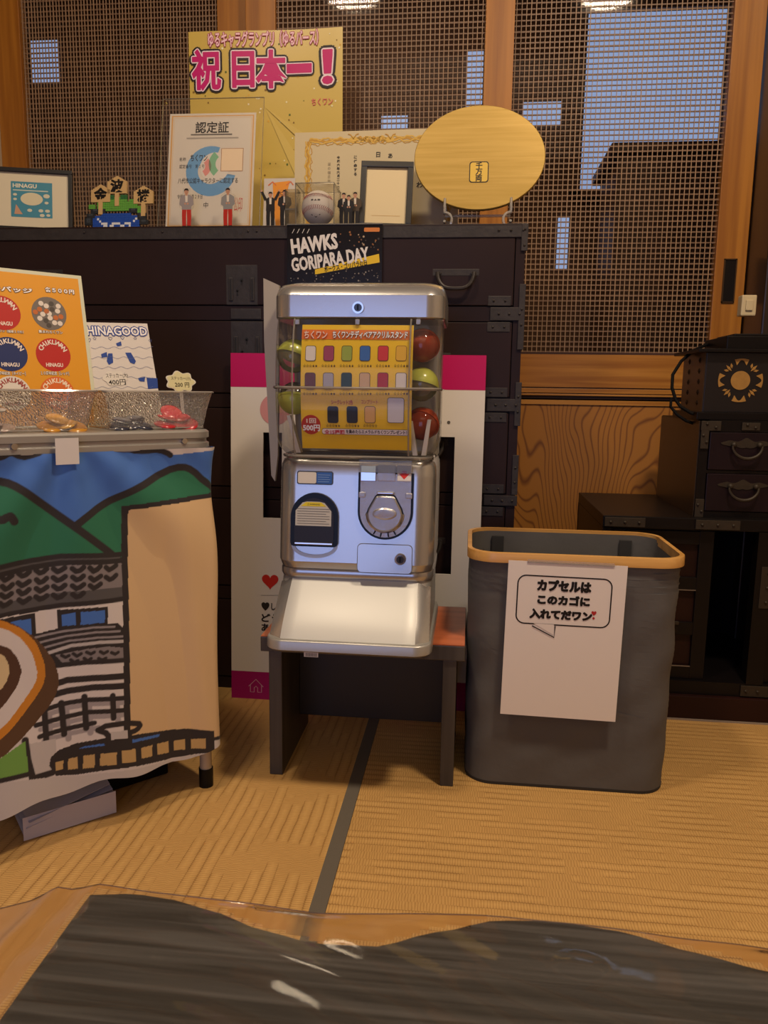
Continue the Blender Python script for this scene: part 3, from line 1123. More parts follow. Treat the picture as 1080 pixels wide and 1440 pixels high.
# lower body
MB().loft([msec(0.392, 0.134, 1.300, YB, 0.034), msec(0.403, 0.1365, 1.2952, YB, 0.034), msec(0.405, 0.137, 1.2948, YB, 0.034), msec(0.554, 0.1375, 1.3100, YB, 0.034), msec(0.556, 0.1375, 1.3103, YB, 0.034), msec(0.571, 0.1365, 1.3130, YB, 0.034), msec(0.579, 0.1335, 1.317, YB, 0.033), msec(0.583, 0.128, 1.322, YB, 0.03)]).build('body', M_SILV, cm, True, 50, wn=True)
# neck bands
MB().loft([msec(0.372, 0.1345, 1.309, YB, 0.034), msec(0.378, 0.1365, 1.304, YB, 0.036), msec(0.388, 0.1365, 1.305, YB, 0.036), msec(0.392, 0.134, 1.310, YB, 0.034)]).build('collar', M_SILV, cm, True, 50, wn=True)
# sloping catch tray with lip
rings = []
for z, hwid, yf, r in ((0.266, 0.1375, 1.222, 0.030), (0.270, 0.1405, 1.216, 0.031), (0.284, 0.1405, 1.217, 0.031), (0.2875, 0.1385, 1.221, 0.03)):
    rings.append(msec(z, hwid, yf, YB, r))
MB().loft(rings).build('tray_base', M_SILV2, cm, True, 50, wn=True)
mb = MB()
sec = []
for k in range(9):
    t = k / 8
    yf = 1.2245 + (1.309 - 1.2245) * t
    z = 0.2875 + (0.372 - 0.2875) * (t ** 0.85)
    hwid = 0.136 - 0.003 * t
    prof = []
    for q in range(13):
        s_ = -1 + 2 * q / 12
        edge = max(0, abs(s_) - 0.80) / 0.20
        prof.append((s_ * hwid, yf + 0.012 * edge ** 2, z - MZ - 0.010 * edge ** 2))
    sec.append(prof)
mb.loft(sec, cap0=False, cap1=False, closed=False)
for k_, f_ in enumerate(mb.f):
    if abs(sum(mb.v[i_][0] for i_ in f_) / 4) > 0.112:
        mb.m[k_] = 1
mb.build('tray_apron', [M_TRAY, M_SILV], cm, True, 60)
MB().loft([msec(0.287, 0.1345, 1.245, YB, 0.03), msec(0.372, 0.1335, 1.312, YB, 0.03)]).build('tray_cheeks', M_SILV2, cm, True, 50)
# cap
MB().loft([msec(0.817, 0.143, 1.318, YB, 0.03), msec(0.820, 0.1452, 1.3145, YB, 0.032), msec(0.8215, 0.1455, 1.3143, YB, 0.032), msec(0.8560, 0.1455, 1.3150, YB, 0.032), msec(0.8575, 0.1452, 1.3153, YB, 0.032), msec(0.868, 0.1435, 1.323, YB, 0.032), msec(0.876, 0.139, 1.335, YB, 0.032), msec(0.881, 0.128, 1.355, YB - 0.01, 0.03)]).build('cap', M_SILV, cm, True, 50, wn=True)
# rear housing and left side cover flange
MB().loft([msec(0.583, 0.134, 1.432, YB, 0.01), msec(0.818, 0.138, 1.432, YB, 0.01)]).build('rear_housing', M_INNER, cm, True, 50)
fa = [(L(372, 392, 1.40)), (L(394, 402, 1.40)), (L(392, 640, 1.40)), (L(388, 676, 1.40)), (L(383, 668, 1.40)), (L(373, 480, 1.40))]
MB().prism(fa, 1.392, 1.402).build('side_cover', mat('side_cover_beige', 'a59c8e', 0.45), cm)
# dome
dome = []
ZD0, ZD1 = 0.584, 0.817


def dome_y(z):
    t = (z - ZD0) / (ZD1 - ZD0)
    return 1.312 - 0.022 * math.sin(math.pi * min(1, max(0, t))) ** 0.7


for k in range(15):
    z = ZD0 + (ZD1 - ZD0) * k / 14
    t = k / 14
    hwid = 0.1415 - (0.018 * max(0, 1 - t * 7) ** 2)
    dome.append(msec(z, hwid, dome_y(z), 1.43, 0.03))
MB().loft(dome, cap0=False, cap1=False).build('dome', M_DOME, cm, True, 60)
M_RIM = clear('dome_edge', 'cfc8bc', 2.5, 0.08, diffuse=0.30, dcol='cfc9be')
mb = MB()
zr = 0.703
mb.tube([(p[0], p[1] - 0.002 if p[1] < 1.4 else p[1], p[2]) for p in msec(zr, 0.1425, dome_y(zr), 1.43, 0.03)], 0.0028, 6, cyclic=True)
mb.build('dome_seam', M_RIM, cm, True)
mb = MB()
mb.tube(msec(ZD0 + 0.003, 0.130, dome_y(ZD0 + .003) - 0.001, 1.43, 0.03), 0.003, 6, cyclic=True)
mb.build('dome_foot', M_RIM, cm, True)
for sx in (-0.106, 0.090):
    MB().tube([(sx, dome_y(ZD0 + (ZD1 - ZD0) * k / 12) - 0.0006, ZD0 + (ZD1 - ZD0) * k / 12 - MZ) for k in range(13)], 0.0016, 6).build('dome_rib', M_RIM, cm, True)
for px_ in (417, 502, 588):
    x, z = L(px_, 451)
    MB().box(x - 0.004, x + 0.004, 1.306, 1.316, z - 0.006, z + 0.003, bev=0.001).build('dome_clip', M_RIM, cm)
# inner chute fins
M_FIN = mat('inner_fin', 'd2cdc2', 0.5)
for (xa, ya), (xb, yb_) in (((570 + 8, 592), (584, 640)), ((604, 590), (596, 640)), ((407, 584), (421, 636))):
    a, b = L(xa, ya, 1.33), L(xb, yb_, 1.33)
    MB().prism([(a[0] - 0.003, a[1]), (a[0] + 0.003, a[1]), (b[0] + 0.004, b[1]), (b[0] - 0.004, b[1])], 1.322, 1.34).build('chute_fin', M_FIN, cm)

# display card inside the dome
cy0 = lambda u, v, h: (u, dome_y(v + MZ) + 0.004 - h, v)
prn = Print(cy0, 0.0)
prn.EPS = 0.0006
(x0, z1), (x1, z0) = L(424, 456), L(578, 634)
prn.rect(x0, z0, x1, z1, 'f4cb26', 0, sub=24)
a, b = L(424, 463), L(578, 478)
prn.rect(a[0], b[1], b[0], a[1], 'ea7a2c', 1, sub=3)
a, b = L(468, 465), L(573, 476)
prn.text('ちくワンテディベアアクリルスタンド', a[0], b[1], b[0], a[1], 'ffffff', 4, 0.03, [(0.09, '2a160c')])
a, b = L(428, 465), L(460, 476)
prn.text('ちくワン', a[0], b[1], b[0], a[1], 'f2d9c4', 4, 0.03, [(0.08, 'd8492f')])
# plain coloured product swatches in rows, with the rarity stars under each
rows = [(486, 508, 514, ['e8e2dc', 'a4486a', '9fb04e', '3a6fb8', 'd23a44', 'e6b840']),
        (524, 548, 553, ['6e3a28', 'b4aeb6', '2c4238', 'd6b48a', 'b52a22', 'e6ddd2'])]
for ya, yb_, ys, cols in rows:
    for k, c in enumerate(cols):
        cxp = 437.5 + 25.4 * k
        a, b = L(cxp - 7.5, ya), L(cxp + 7.5, yb_)
        prn.rr(a[0], b[1], b[0], a[1], 0.004, '3a2418' if c != 'e6b840' else '8a5a20', 1)
        prn.rr(a[0] + 0.0008, b[1] + 0.0008, b[0] - 0.0008, a[1] - 0.0008, 0.0035, c, 2)
        a, b = L(cxp - 10, ys - 2), L(cxp + 10, ys + 3)
        prn.text('☆☆☆★★', a[0], b[1], b[0], a[1], '4a2a12', 1)
for k, (cxp, c, hh) in enumerate(((469, '14100e', 24), (496, '14100e', 24), (521, 'e0b06a', 24), (557, 'd8d4da', 36))):
    a, b = L(cxp - hh * 0.32, 595 - hh), L(cxp + hh * 0.32, 595)
    prn.rr(a[0], b[1], b[0], a[1], 0.004, '3a2418', 1)
    prn.rr(a[0] + 0.0008, b[1] + 0.0008, b[0] - 0.0008, a[1] - 0.0008, 0.0035, c, 2)
    if k < 3:
        a, b = L(cxp - 10, 596), L(cxp + 10, 601)
        prn.text('☆☆☆★★' if k < 2 else '☆☆☆☆☆', a[0], b[1], b[0], a[1], '4a2a12', 1)
a, b = L(467, 562), L(497, 569)
prn.text('シークレット2色', a[0], b[1], b[0], a[1], 'c04a1c', 1, 0.03)
a, b = L(509, 562), L(532, 568)
prn.text('コンプリート', a[0], b[1], b[0], a[1], 'c04a1c', 1, 0.02)
c = L(438, 597)
prn.disc(c[0], c[1], 0.0165, 'c0301e', 1)
a, b = L(432, 588), L(445, 595)
prn.text('1回', a[0], b[1], b[0], a[1], 'f6e6d8', 2, 0.03)
a, b = L(427, 597), L(450, 606)
prn.text('500円', a[0], b[1], b[0], a[1], 'ffffff', 2, 0.04)
a, b = L(453, 602), L(575, 613)
prn.rr(a[0], b[1], b[0], a[1], 0.004, '3a2018', 1)
prn.rr(a[0] + 0.0006, b[1] + 0.0006, b[0] - 0.0006, a[1] - 0.0006, 0.0036, 'f4e8e6', 2)
a, b = L(457, 604), L(485, 611)
prn.text('全15種類', a[0], b[1], b[0], a[1], 'c8384a', 3, 0.03)
a, b = L(487, 604), L(572, 611)
prn.text('を集めたらエメラルドちくワンプレゼント！', a[0], b[1], b[0], a[1], '2a1820', 3, 0.03)
prn.build('display_card', cm)
prn = None

# front fittings --------------------------------------------------
YF = 1.3025
YF0 = YF
YF = 1.3025
(a, b), (c, d) = L(418, 664), L(466, 681)
MB().prism(rrect(a - 0.002, c + 0.002, d - 0.002, b + 0.002, 0.004), YF - 0.0015, YF + 0.004).build('display_bezel', mat('bezel_dark', '3a3a40', 0.4), cm)
m_ = a + (c - a) * 0.54
MB().prism(rrect(a, m_, d, b, 0.003), YF - 0.0022, YF).build('counter_window', mat('counter_cream', 'cfc6b2', 0.3), cm)
MB().prism(rrect(m_ + 0.0006, c, d, b, 0.002), YF - 0.0022, YF).build('info_sticker', mat('sticker_blue', '1f4f96', 0.3), cm)
pt = Print(lambda u, v, h: (u, YF - 0.0023 - h, v), 0.0)
for k in range(4):
    zz = b - (b - d) * (0.2 + 0.2 * k)
    pt.rect(m_ + 0.003, zz - 0.0008, c - 0.003 - 0.002 * (k % 2), zz, '7f9cc8', 1)
pt.build('sticker_print', cm)
YF = 1.3025
# dispensing door: arched black frame, flap, label
(xa, zt), (xb, zb) = L(410, 692), L(476, 768)
xm, rr_ = (xa + xb) / 2, (xb - xa) / 2


def arch(rad, ztop, zbot, r2=0.006, n=18):
    p_ = [(xm + rad * math.cos(R(t)), ztop - rad + rad * math.sin(R(t))) for t in np.linspace(0, 180, n)]
    return p_ + [(xm - rad, zbot + r2), (xm - rad + r2 * 0.3, zbot + r2 * 0.3), (xm - rad + r2, zbot), (xm + rad - r2, zbot), (xm + rad - r2 * 0.3, zbot + r2 * 0.3), (xm + rad, zbot + r2)]


MB().prism(arch(rr_, zt, zb), YF - 0.008, YF + 0.01).build('outlet_frame', M_BLACKP, cm, True, 30)
MB().prism(arch(rr_ - 0.007, zt - 0.009, zb + 0.003), YF - 0.0092, YF).build('outlet_flap', mat('flap_smoke', '241f1d', 0.3, spec=0.2), cm, True, 30)
(lx0, lz1), (lx1, lz0) = L(417, 704), L(467, 739)
lab = [(lx0, lz0), (lx1, lz0), (lx1, lz1 - 0.016), (lx1 - 0.012, lz1 - 0.002), (lx1 - 0.02, lz1), (lx0 + 0.02, lz1), (lx0 + 0.012, lz1 - 0.002), (lx0, lz1 - 0.016)]
pt = Print(lambda u, v, h: (u, YF - 0.0094 - h, v), 0.0)
pt.poly(lab, 'b9b6ae', 0)
pt.poly([(lx0 + 0.009, lz1 - 0.008), (lx1 - 0.009, lz1 - 0.008), (lx1 - 0.018, lz1 - 0.001), (lx0 + 0.018, lz1 - 0.001)], 'd8c21e', 1)
pt.text('⚠WARNING', lx0 + 0.020, lz1 - 0.0065, lx1 - 0.020, lz1 - 0.0025, '2a2410', 2)
for k in range(7):
    zz = lz1 - 0.012 - 0.0042 * k
    pt.rect(lx0 + 0.003, zz - 0.0009, lx1 - 0.003 - 0.006 * (k % 3 == 2), zz, '6e6a62', 1)
pt.build('warning_label', cm)
MB().box(xm - rr_ + 0.008, xm + rr_ - 0.008, YF - 0.012, YF, zb + 0.004, zb + 0.008, bev=0.001).build('flap_lip', M_CHROME_S, cm)
# scooped recess below the outlet
mb = MB()
for r0, dz in ((rr_ - 0.001, 0),):
    out = [(xm + r0 * math.cos(R(t)), zb + 0.001 + 0.022 * math.sin(R(t))) for t in np.linspace(180, 360, 20)]
    inn = [(xm + (r0 - 0.006) * math.cos(R(t)), zb + 0.001 + 0.016 * math.sin(R(t))) for t in np.linspace(360, 180, 20)]
    mb.prism(out + inn, YF - 0.0022, YF + 0.002)
mb.build('outlet_scoop', M_SILV2, cm)
# coin mechanism
(ca, ct), (cb_, cb0) = L(504, 661), L(580, 759)
cxm, crr = (ca + cb_) / 2, (cb_ - ca) / 2


def ushape(g, zt_, zb_):
    r = crr - g
    return [(cxm + r, zt_)] + [(cxm - r, zt_)] + [(cxm + r * math.cos(R(t)), zb_ + r + g * 0 + (r) * math.sin(R(t)) * 1.0) for t in np.linspace(180, 360, 22)]


MB().prism(ushape(0, ct - 0.004, cb0), YF - 0.006, YF + 0.004).build('coin_plate_edge', M_BLACKP, cm)
MB().prism(ushape(0.0038, ct - 0.006, cb0 + 0.0038), YF - 0.0072, YF).build('coin_plate', M_CHROME, cm)
for k, (pa, pb, m_) in enumerate(((507, 529, M_CHROME_S), (531, 556, M_CHROME), (559, 578, mat('white_tab', 'e2ded8', 0.4)))):
    a, b = L(pa, 654), L(pb, 677)
    MB().box(a[0], b[0], YF - 0.010, YF, b[1], a[1], bev=0.0012).build('coin_tab', m_, cm)
a, b = L(559, 659), L(578, 676)
pt = Print(lambda u, v, h: (u, YF - 0.0102 - h, v), 0.0)
mx_ = (a[0] + b[0]) / 2
pt.poly([(mx_ - 0.009, b[1] + 0.0115), (mx_, b[1] + 0.002), (mx_ + 0.009, b[1] + 0.0115)], 'd6321e', 0)
pt.rect(mx_ - 0.0042, b[1] + 0.011, mx_ + 0.0042, b[1] + 0.0165, 'd6321e', 0)
pt.build('arrow_print', cm)
MB().box(L(505, 650)[0], L(580, 650)[0], YF - 0.012, YF - 0.0105, L(505, 664)[1], L(505, 646)[1], bev=0.0006).build('coin_cover', clear('smoky_cover', 'e8e0cc', 1.0, 0.08, 0.02), cm)
# dial: ring, three-lobed knob, oval boss
dz = L(542, 720)[1]
mb = MB()
mb.tube([(cxm + 0.0315 * math.cos(R(t)), YF - 0.0082, dz - 0.002 + 0.0315 * math.sin(R(t))) for t in np.linspace(180, 360, 20)], 0.0022, 6)
mb.build('dial_ring', M_CHROME_S, cm, True)
kn_old = [(cxm + (0.0285 - 0.0065 * (0.5 + 0.5 * math.cos(3 * (R(t) - R(270)) ))) * math.cos(R(t)) * 1.08, dz + 0.003 + (0.0285 - 0.0065 * (0.5 + 0.5 * math.cos(3 * (R(t) - R(270))))) * math.sin(R(t)) * 1.12) for t in range(0, 360, 10)]
kb = 1.07
kn = [(cxm + 0.030 * math.cos(R(t)), dz - 0.002 + 0.030 * math.sin(R(t))) for t in range(180, 361, 12)] + [(cxm + 0.0275, dz + 0.006), (cxm + 0.0165, dz + 0.026), (cxm + 0.0135, dz + 0.0285), (cxm - 0.0135, dz + 0.0285), (cxm - 0.0165, dz + 0.026), (cxm - 0.0275, dz + 0.006)]
MB().prism([(cxm + (x - cxm) * kb, dz + (z - dz) * kb) for x, z in kn], YF - 0.0080, YF - 0.004).build('dial_shadow_gap', M_BLACKP, cm)
mb = MB()
mb.loft([[(x, YF - 0.005, z) for x, z in kn], [(x, YF - 0.012, z) for x, z in kn], [(cxm + (x - cxm) * 0.92, YF - 0.015, dz + (z - dz) * 0.92) for x, z in kn]])
mb.build('dial_knob', M_CHROME, cm, True, 35)
mb = MB()
mb.loft([[(cxm + x, YF - y, dz - 0.001 + z) for x, z in ell(0, 0, rx, rz, 24)] for rx, rz, y in ((0.021, 0.0105, 0.0145), (0.0205, 0.010, 0.017), (0.017, 0.0075, 0.0185))])
mb.build('dial_boss', M_CHROME, cm, True, 30)
mb = MB()
mb.tube([(cxm + x, YF - 0.0172, dz - 0.001 + z) for x, z in ell(0, 0, 0.0185, 0.0085, 24)], 0.0008, 5, cyclic=True)
mb.build('boss_rim', M_CHROME_S, cm, True)
for t in (-28, -10, 10, 28):
    a = R(270 + t)
    MB().tube([(cxm + 0.033 * math.cos(a), YF - 0.0076, dz - 0.004 + 0.031 * math.sin(a)), (cxm + 0.0405 * math.cos(a), YF - 0.0076, dz - 0.002 + 0.040 * math.sin(a))], 0.0013, 5).build('dial_spoke', M_BLACKP, cm)
for sx in (-1, 1):
    MB().box(cxm + sx * 0.040 - 0.006, cxm + sx * 0.040 + 0.006, YF - 0.009, YF - 0.004, dz + 0.024, dz + 0.034, bev=0.002).build('dial_stop', M_CHROME, cm)
MB().box(cxm - 0.015, cxm + 0.015, YF - 0.014, YF - 0.004, dz + 0.031, dz + 0.036, bev=0.002).build('dial_bar', M_CHROME_S, cm)
# lock cover plate
(a, b), (c, d) = L(503, 763), L(580, 803)
MB().prism(rrect(a, c, d - 0.004, b, 0.008), YF - 0.0006, YF + 0.006).build('lock_cover_edge', mat('seam_grey', '6c6c70', 0.5), cm)
MB().prism(rrect(a + 0.0012, c - 0.0012, d - 0.003, b - 0.0012, 0.007), YF - 0.0014, YF + 0.006).build('lock_cover', M_SILV, cm)


def lock(px_, py_, y, r):
    x, z = L(px_, py_, y)
    MB().cyl((x, y - 0.006, z), r * 0.92, 0.012, 'Y', 24, r2=r).build('lock_ring', M_CHROME_S, cm, True, 50)
    MB().cyl((x, y - 0.0072, z), r * 0.62, 0.006, 'Y', 20).build('lock_core', mat('lock_dark', '4a4a4a', 0.25, 0.9), cm, True, 50)
    MB().box(x - r * 0.12, x + r * 0.12, y - 0.0078, y - 0.007, z - r * 0.4, z + r * 0.4).build('lock_slot', M_BLACKP, cm)


lock(563, 786, 1.2955, 0.0105)
lock(504, 433, 1.315, 0.0105)
a, b = L(428, 925, 1.225), L(448, 929, 1.225)
bsx = Print(lambda u, v, h: (u, 1.2215 - h, v), 0.0)
bsx.rect(a[0], 0.2625 - MZ - 0.004, b[0], 0.2665 - MZ, 'd0ccc8', 0)
for k in range(9):
    xx = a[0] + 0.003 + k * 0.0022
    bsx.rect(xx, 0.2625 - MZ - 0.003, xx + 0.001, 0.2665 - MZ - 0.001, '30302c', 1)
bsx.build('barcode_sticker', cm)

# the front of the body leans back: seat the fittings on that slope
for o_ in list(cm.children):
    nm = o_.name.split('.')[0]
    if nm.startswith(('coin_', 'dial_', 'boss_', 'lock_cover', 'outlet_', 'flap_', 'warning_', 'arrow_', 'display_bezel', 'counter_', 'info_', 'sticker_')):
        for v_ in o_.data.vertices:
            v_.co.y += (v_.co.z - (0.48 - MZ)) * 0.102

# capsules in the dome
M_CAPR = mat('capsule_red', 'a8401f', 0.25, coat=0.5)
M_CAPG = mat('capsule_lime', 'c3c958', 0.25, coat=0.5)
M_CAPR2 = clear('capsule_red_clear', 'd8795c', 1.2, 0.06, diffuse=0.55, dcol='b0492c')
M_CAPC = clear('capsule_clear', 'ecebe2', 1.3, 0.06, diffuse=0.08)


def capsule(label, x, y, z, m, tilt, group):
    t = thing('toy_capsule', label, 'capsule', (x, y, z), tilt, group)
    r = 0.0295
    MB().sphere((0, 0, 0), r, 24, 9, z0=0.0, z1=0.999).build('upper_shell', m, t, True, 60)
    MB().sphere((0, 0, 0), r - 0.0006, 24, 9, z0=-0.999, z1=0.0).build('lower_shell', M_CAPC if m is M_CAPG else M_CAPR2, t, True, 60)
    MB().cyl((0, 0, -0.002), r + 0.0008, 0.004, 'Z', 28).build('seam_band', m, t, True, 50)


def capxy(px_, py_, Y=1.345):
    q = at(px_, py_, Y)
    return q.x, Y, q.z


capsule('lime capsule behind the left edge of the yellow display card', *capxy(413, 501, 1.352), M_CAPG, (R(-20), R(15), 0), 'capsules in the machine')
capsule('red capsule at the top right inside the machine dome', *capxy(594, 486, 1.352), M_CAPR, (R(-60), R(-12), 0), 'capsules in the machine')
capsule('lime capsule at the right, between the two red ones in the dome', *capxy(593, 541, 1.350), M_CAPG, (R(-15), R(10), 0), 'capsules in the machine')
capsule('red capsule lowest at the right inside the dome', *capxy(594, 596, 1.356), M_CAPR, (R(-50), R(20), 0), 'capsules in the machine')
x, y, z = capxy(414, 560, 1.38)
capsule('lime capsule lower left inside the dome, mostly shaded', x, y, z, M_CAPG, (R(160), R(0), 0), 'capsules in the machine')

# ================================================================== WHITE AND PINK PHOTO PANEL BEHIND THE MACHINE
PX0, PX1 = -0.5235, 0.030
pn = thing('photo_panel', 'tall white board with magenta ends leaning on the chest behind the machine', 'board', ((PX0 + PX1) / 2, 1.642, 0.0), (R(-2.5), 0, 0))
pw = (PX1 - PX0) / 2


def Q(px_, py_):
    return on(pn, px_, py_)


ph = Q(500, 498)[1]
sl = (Q(370, 608), Q(396, 729))
sr_ = (Q(605, 614), Q(634, 808))
xs = sorted([-pw, sl[0][0], sl[1][0], sr_[0][0], sr_[1][0], pw])
zsn = sorted([0, sl[0][1], sl[1][1], sr_[0][1], sr_[1][1], ph])
mb = MB()
for i in range(len(xs) - 1):
    for j in range(len(zsn) - 1):
        mx_, mz_ = (xs[i] + xs[i + 1]) / 2, (zsn[j] + zsn[j + 1]) / 2
        hole = False
        for (q0, q1) in (sl, sr_):
            if q0[0] < mx_ < q1[0] and q1[1] < mz_ < q0[1]:
                hole = True
        if not hole:
            mb.box(xs[i], xs[i + 1], 0, 0.005, zsn[j], zsn[j + 1])
mb.build('board', mat('panel_white', 'd9d3cc', 0.5), pn)
pt = Print()
zp = Q(340, 544)[1]
pt.rect(-pw, zp, pw, ph, 'b8085a', 0)
zp = Q(350, 944)[1]
pt.rect(-pw, 0.0, pw, zp, 'a00c60', 0)
# house outline on the lower band
hx, hz = Q(360, 963)
for pts in ([(-0.017, -0.004), (0, 0.013), (0.017, -0.004)], [(-0.013, -0.001), (-0.013, -0.017), (-0.004, -0.017), (-0.004, -0.007), (0, -0.003), (0.004, -0.007), (0.004, -0.017), (0.013, -0.017), (0.013, -0.001)]):
    pt.stroke([(hx + a, hz + b) for a, b in pts], 0.0016, 'd09ab0', 1)
pt.disc(*Q(387, 576), 0.034, 'c88a8c', 1)
# heart
cx, cz = Q(380, 817)
pt.poly([(cx + 0.019 * (math.sin(t) ** 3), cz + 0.0012 * (13 * math.cos(t) - 5 * math.cos(2 * t) - 2 * math.cos(3 * t) - math.cos(4 * t))) for t in np.linspace(0, 2 * math.pi, 40)[:-1]], 'c2281c', 1)
a, b = Q(367, 837), Q(396, 837)
pt.stroke([a, b], 0.0008, '8a8580', 1)
for s_, xa, ya, xb, yb_ in (('♥し', 368, 847, 388, 859), ('どう', 368, 863, 392, 875), ('あり', 368, 877, 390, 888)):
    a, b = Q(xa, ya), Q(xb, yb_)
    pt.text(s_, a[0], b[1], b[0], a[1], '2a2422', 1, 0.03)
pt.disc(*Q(631, 594), 0.0035, '5a544e', 1)
pt.build('printed_face', pn)
mb = MB()
for sx in (-0.245, 0.245):
    mb.box(sx - 0.015, sx + 0.015, 0.005, 0.011, 0.02, ph - 0.05)
mb.build('back_batten', mat('card_back', 'a89a86', 0.7), pn)

# ================================================================== GREY BASKET
bk = thing('laundry_basket', 'grey fabric basket with a bamboo rim beside the capsule machine', 'basket', (0.188, 1.435, 0))
M_FAB = mat('grey_fabric', '575554', 0.8, bump=(22, 0.8, (1, 1, 1)), vary=(5, 0.10))
M_BAMB = wood('bamboo_rim', 'b9853f', 'd3a25c', 'X', 0.8, 0.4, 0.2)
BH = 0.43


def bsec(z, hx_, hy_, r, crumple=0.0):
    pts = rrect(-hx_, hx_, -hy_, hy_, r, 10)
    # densify straight sides
    out = []
    n = len(pts)
    for i in range(n):
        a, b = Vector(pts[i]), Vector(pts[(i + 1) % n])
        k = max(1, int((b - a).length / 0.012))
        for q in range(k):
            out.append(a.lerp(b, q / k))
    res = []
    for p_ in out:
        dirn = p_.normalized()
        t = crumple * (math.sin(p_.x * 31 + z * 17) * math.sin(z * 23 + p_.x * 9 + p_.y * 21) + 0.6 * math.sin(p_.x * 57 - z * 64 + 2))
        res.append((p_.x + dirn.x * t, p_.y + dirn.y * t, z))
    return res


rings = []
NZ = 36
for k in range(NZ + 1):
    t = k / NZ
    z = 0.002 + (BH - 0.006) * t
    rings.append(bsec(z, 0.178 + 0.004 * t, 0.112 + 0.012 * t, 0.05, 0.0022 * math.sin(math.pi * t) ** 0.5))
mb = MB().loft(rings, 0, True, False)
mb.build('fabric_body', M_FAB, bk, True, 70)
rings = []
for k in range(7):
    t = k / 6
    z = 0.008 + (BH - 0.014) * t
    rings.append(bsec(z, 0.174 + 0.004 * t, 0.108 + 0.012 * t, 0.047))
MB().loft(rings, 0, True, False).build('lining', M_FAB, bk, True, 70)
# rim: flat bamboo hoop
o0 = rrect(-0.1855, 0.1855, -0.128, 0.128, 0.05, 10)
i0 = rrect(-0.1775, 0.1775, -0.120, 0.120, 0.045, 10)
mb = MB()
mb.loft([[(x, y, BH - 0.017) for x, y in o0], [(x, y, BH - 0.001) for x, y in o0], [(x * 0.997, y * 0.996, BH) for x, y in o0], [(x, y, BH) for x, y in i0], [(x, y, BH - 0.017) for x, y in i0], [(x, y, BH - 0.017) for x, y in o0]], cap0=False, cap1=False)
mb.build('bamboo_rim', M_BAMB, bk, True, 40)
for sx in (-1, 1):
    MB().box(sx * 0.125 - 0.012, sx * 0.125 + 0.012, 0.112, 0.117, BH - 0.085, BH - 0.015, bev=0.001).build('inner_loop', mat('strap_dark', '2e2d2d', 0.8), bk)
tg = MB().loft([[(x, y, 0.0005) for x, y in rrect(-0.178, 0.178, -0.112, 0.112, 0.05, 8)], [(x, y, 0.006) for x, y in rrect(-0.1785, 0.1785, -0.1125, 0.1125, 0.05, 8)]]).build('base_binding', mat('strap_dark', '2e2d2d', 0.8), bk, True)

# paper notice hanging on the basket
ps = thing('paper_notice', 'white paper notice with a speech bubble hung on the grey basket', 'sign', (0.167, 1.3045, 0.142), (R(0.6), R(0.8), 0))
pgw, pgh = 0.0985, 0.276
mb = MB()
rings = []
for k in range(13):
    t = k / 12
    rings.append([(-pgw, -0.001 + 0.0035 * math.sin(t * 3.0) * 0, pgh * t), (pgw, -0.001, pgh * t), (pgw, -0.0002, pgh * t), (-pgw, -0.0002, pgh * t)])
mb.loft(rings)
mb.build('sheet', mat('paper_white', 'e4dcd6', 0.6), ps)


def S(px_, py_):
    return on(ps, px_, py_)


pt = Print(h0=0.0013)
BK_ = '17130f'
bub = []
(b0x, b1z), (b1x, b0z) = S(729, 808), S(856, 883)
outer = rrect(b0x, b1x, b0z, b1z, 0.014, 6)
pt.stroke(outer, 0.0022, BK_, 0, closed=True)
tl, tip, tr_ = S(749, 880.5), S(779, 896), S(780, 882)
pt.poly([S(750, 876), S(778.5, 893), S(779, 878)], 'e4dcd6', 1)
pt.stroke([S(748, 879.5), tip, S(780.5, 880)], 0.0020, BK_, 2)
for s_, xa, ya, xb, yb_ in (('カプセルは', 757, 815, 830, 833), ('このカゴに', 757, 836, 828, 852), ('入れてだワン', 746, 856, 831, 873)):
    a, b = S(xa, ya), S(xb, yb_)
    pt.text(s_, a[0], b[1], b[0], a[1], BK_, 1, 0.075)
hx, hz = S(835, 862)
pt.poly([(hx + 0.0042 * (math.sin(t) ** 3), hz + 0.0003 * (13 * math.cos(t) - 5 * math.cos(2 * t) - 2 * math.cos(3 * t) - math.cos(4 * t))) for t in np.linspace(0, 2 * math.pi, 30)[:-1]], 'b02a2a', 1)
pt.disc(hx, hz - 0.009, 0.002, 'b02a2a', 1)
pt.build('printed_text', ps)
a, b = S(742, 786), S(864, 797)
MB().box(a[0], b[0], -0.0022, -0.0012, b[1], a[1]).build('clear_tape', clear('tape', 'f4f0ea', 1.0, 0.2, diffuse=0.25, dcol='e8e0d8'), ps)

# ================================================================== LEFT DISPLAY TABLE
TA = R(46.42)
TB = Vector((-0.4303, 1.2415, 0))
M_RIMP = mat('table_edge_silver', 'a29e98', 0.35, 0.45, coat=0.2)
tbl = thing('display_table', 'small folding table with a silver edge at the left, draped with a picture cloth', 'table', TB, (0, 0, TA))
MB().loft([[(x, y, z) for x, y in rrect(-0.76 + g, 0.016 - g, -0.010 + g, 0.45 - g, 0.045, 8)] for z, g in ((0.600, 0.003), (0.603, 0.0), (0.611, 0.0), (0.613, 0.003), (0.618, 0.003), (0.620, 0.0), (0.629, 0.0), (0.632, 0.003))]).build('top', M_RIMP, tbl, True, 35)
M_LEG = mat('leg_cream', 'b3a690', 0.4, 0.2)
for lx, ly in ((-0.006, 0.018), (-0.735, 0.016), (-0.014, 0.42), (-0.735, 0.42)):
    lg = MB().cyl((lx, ly, 0.03), 0.0105, 0.575, 'Z', 16).build('leg', M_LEG, tbl, True, 50)
    MB().cyl((lx, ly, 0.0), 0.0125, 0.034, 'Z', 16).build('foot_cap', M_BLACKP, lg, True, 50)
q = Vector((0.0075, -0.011, 0.613))
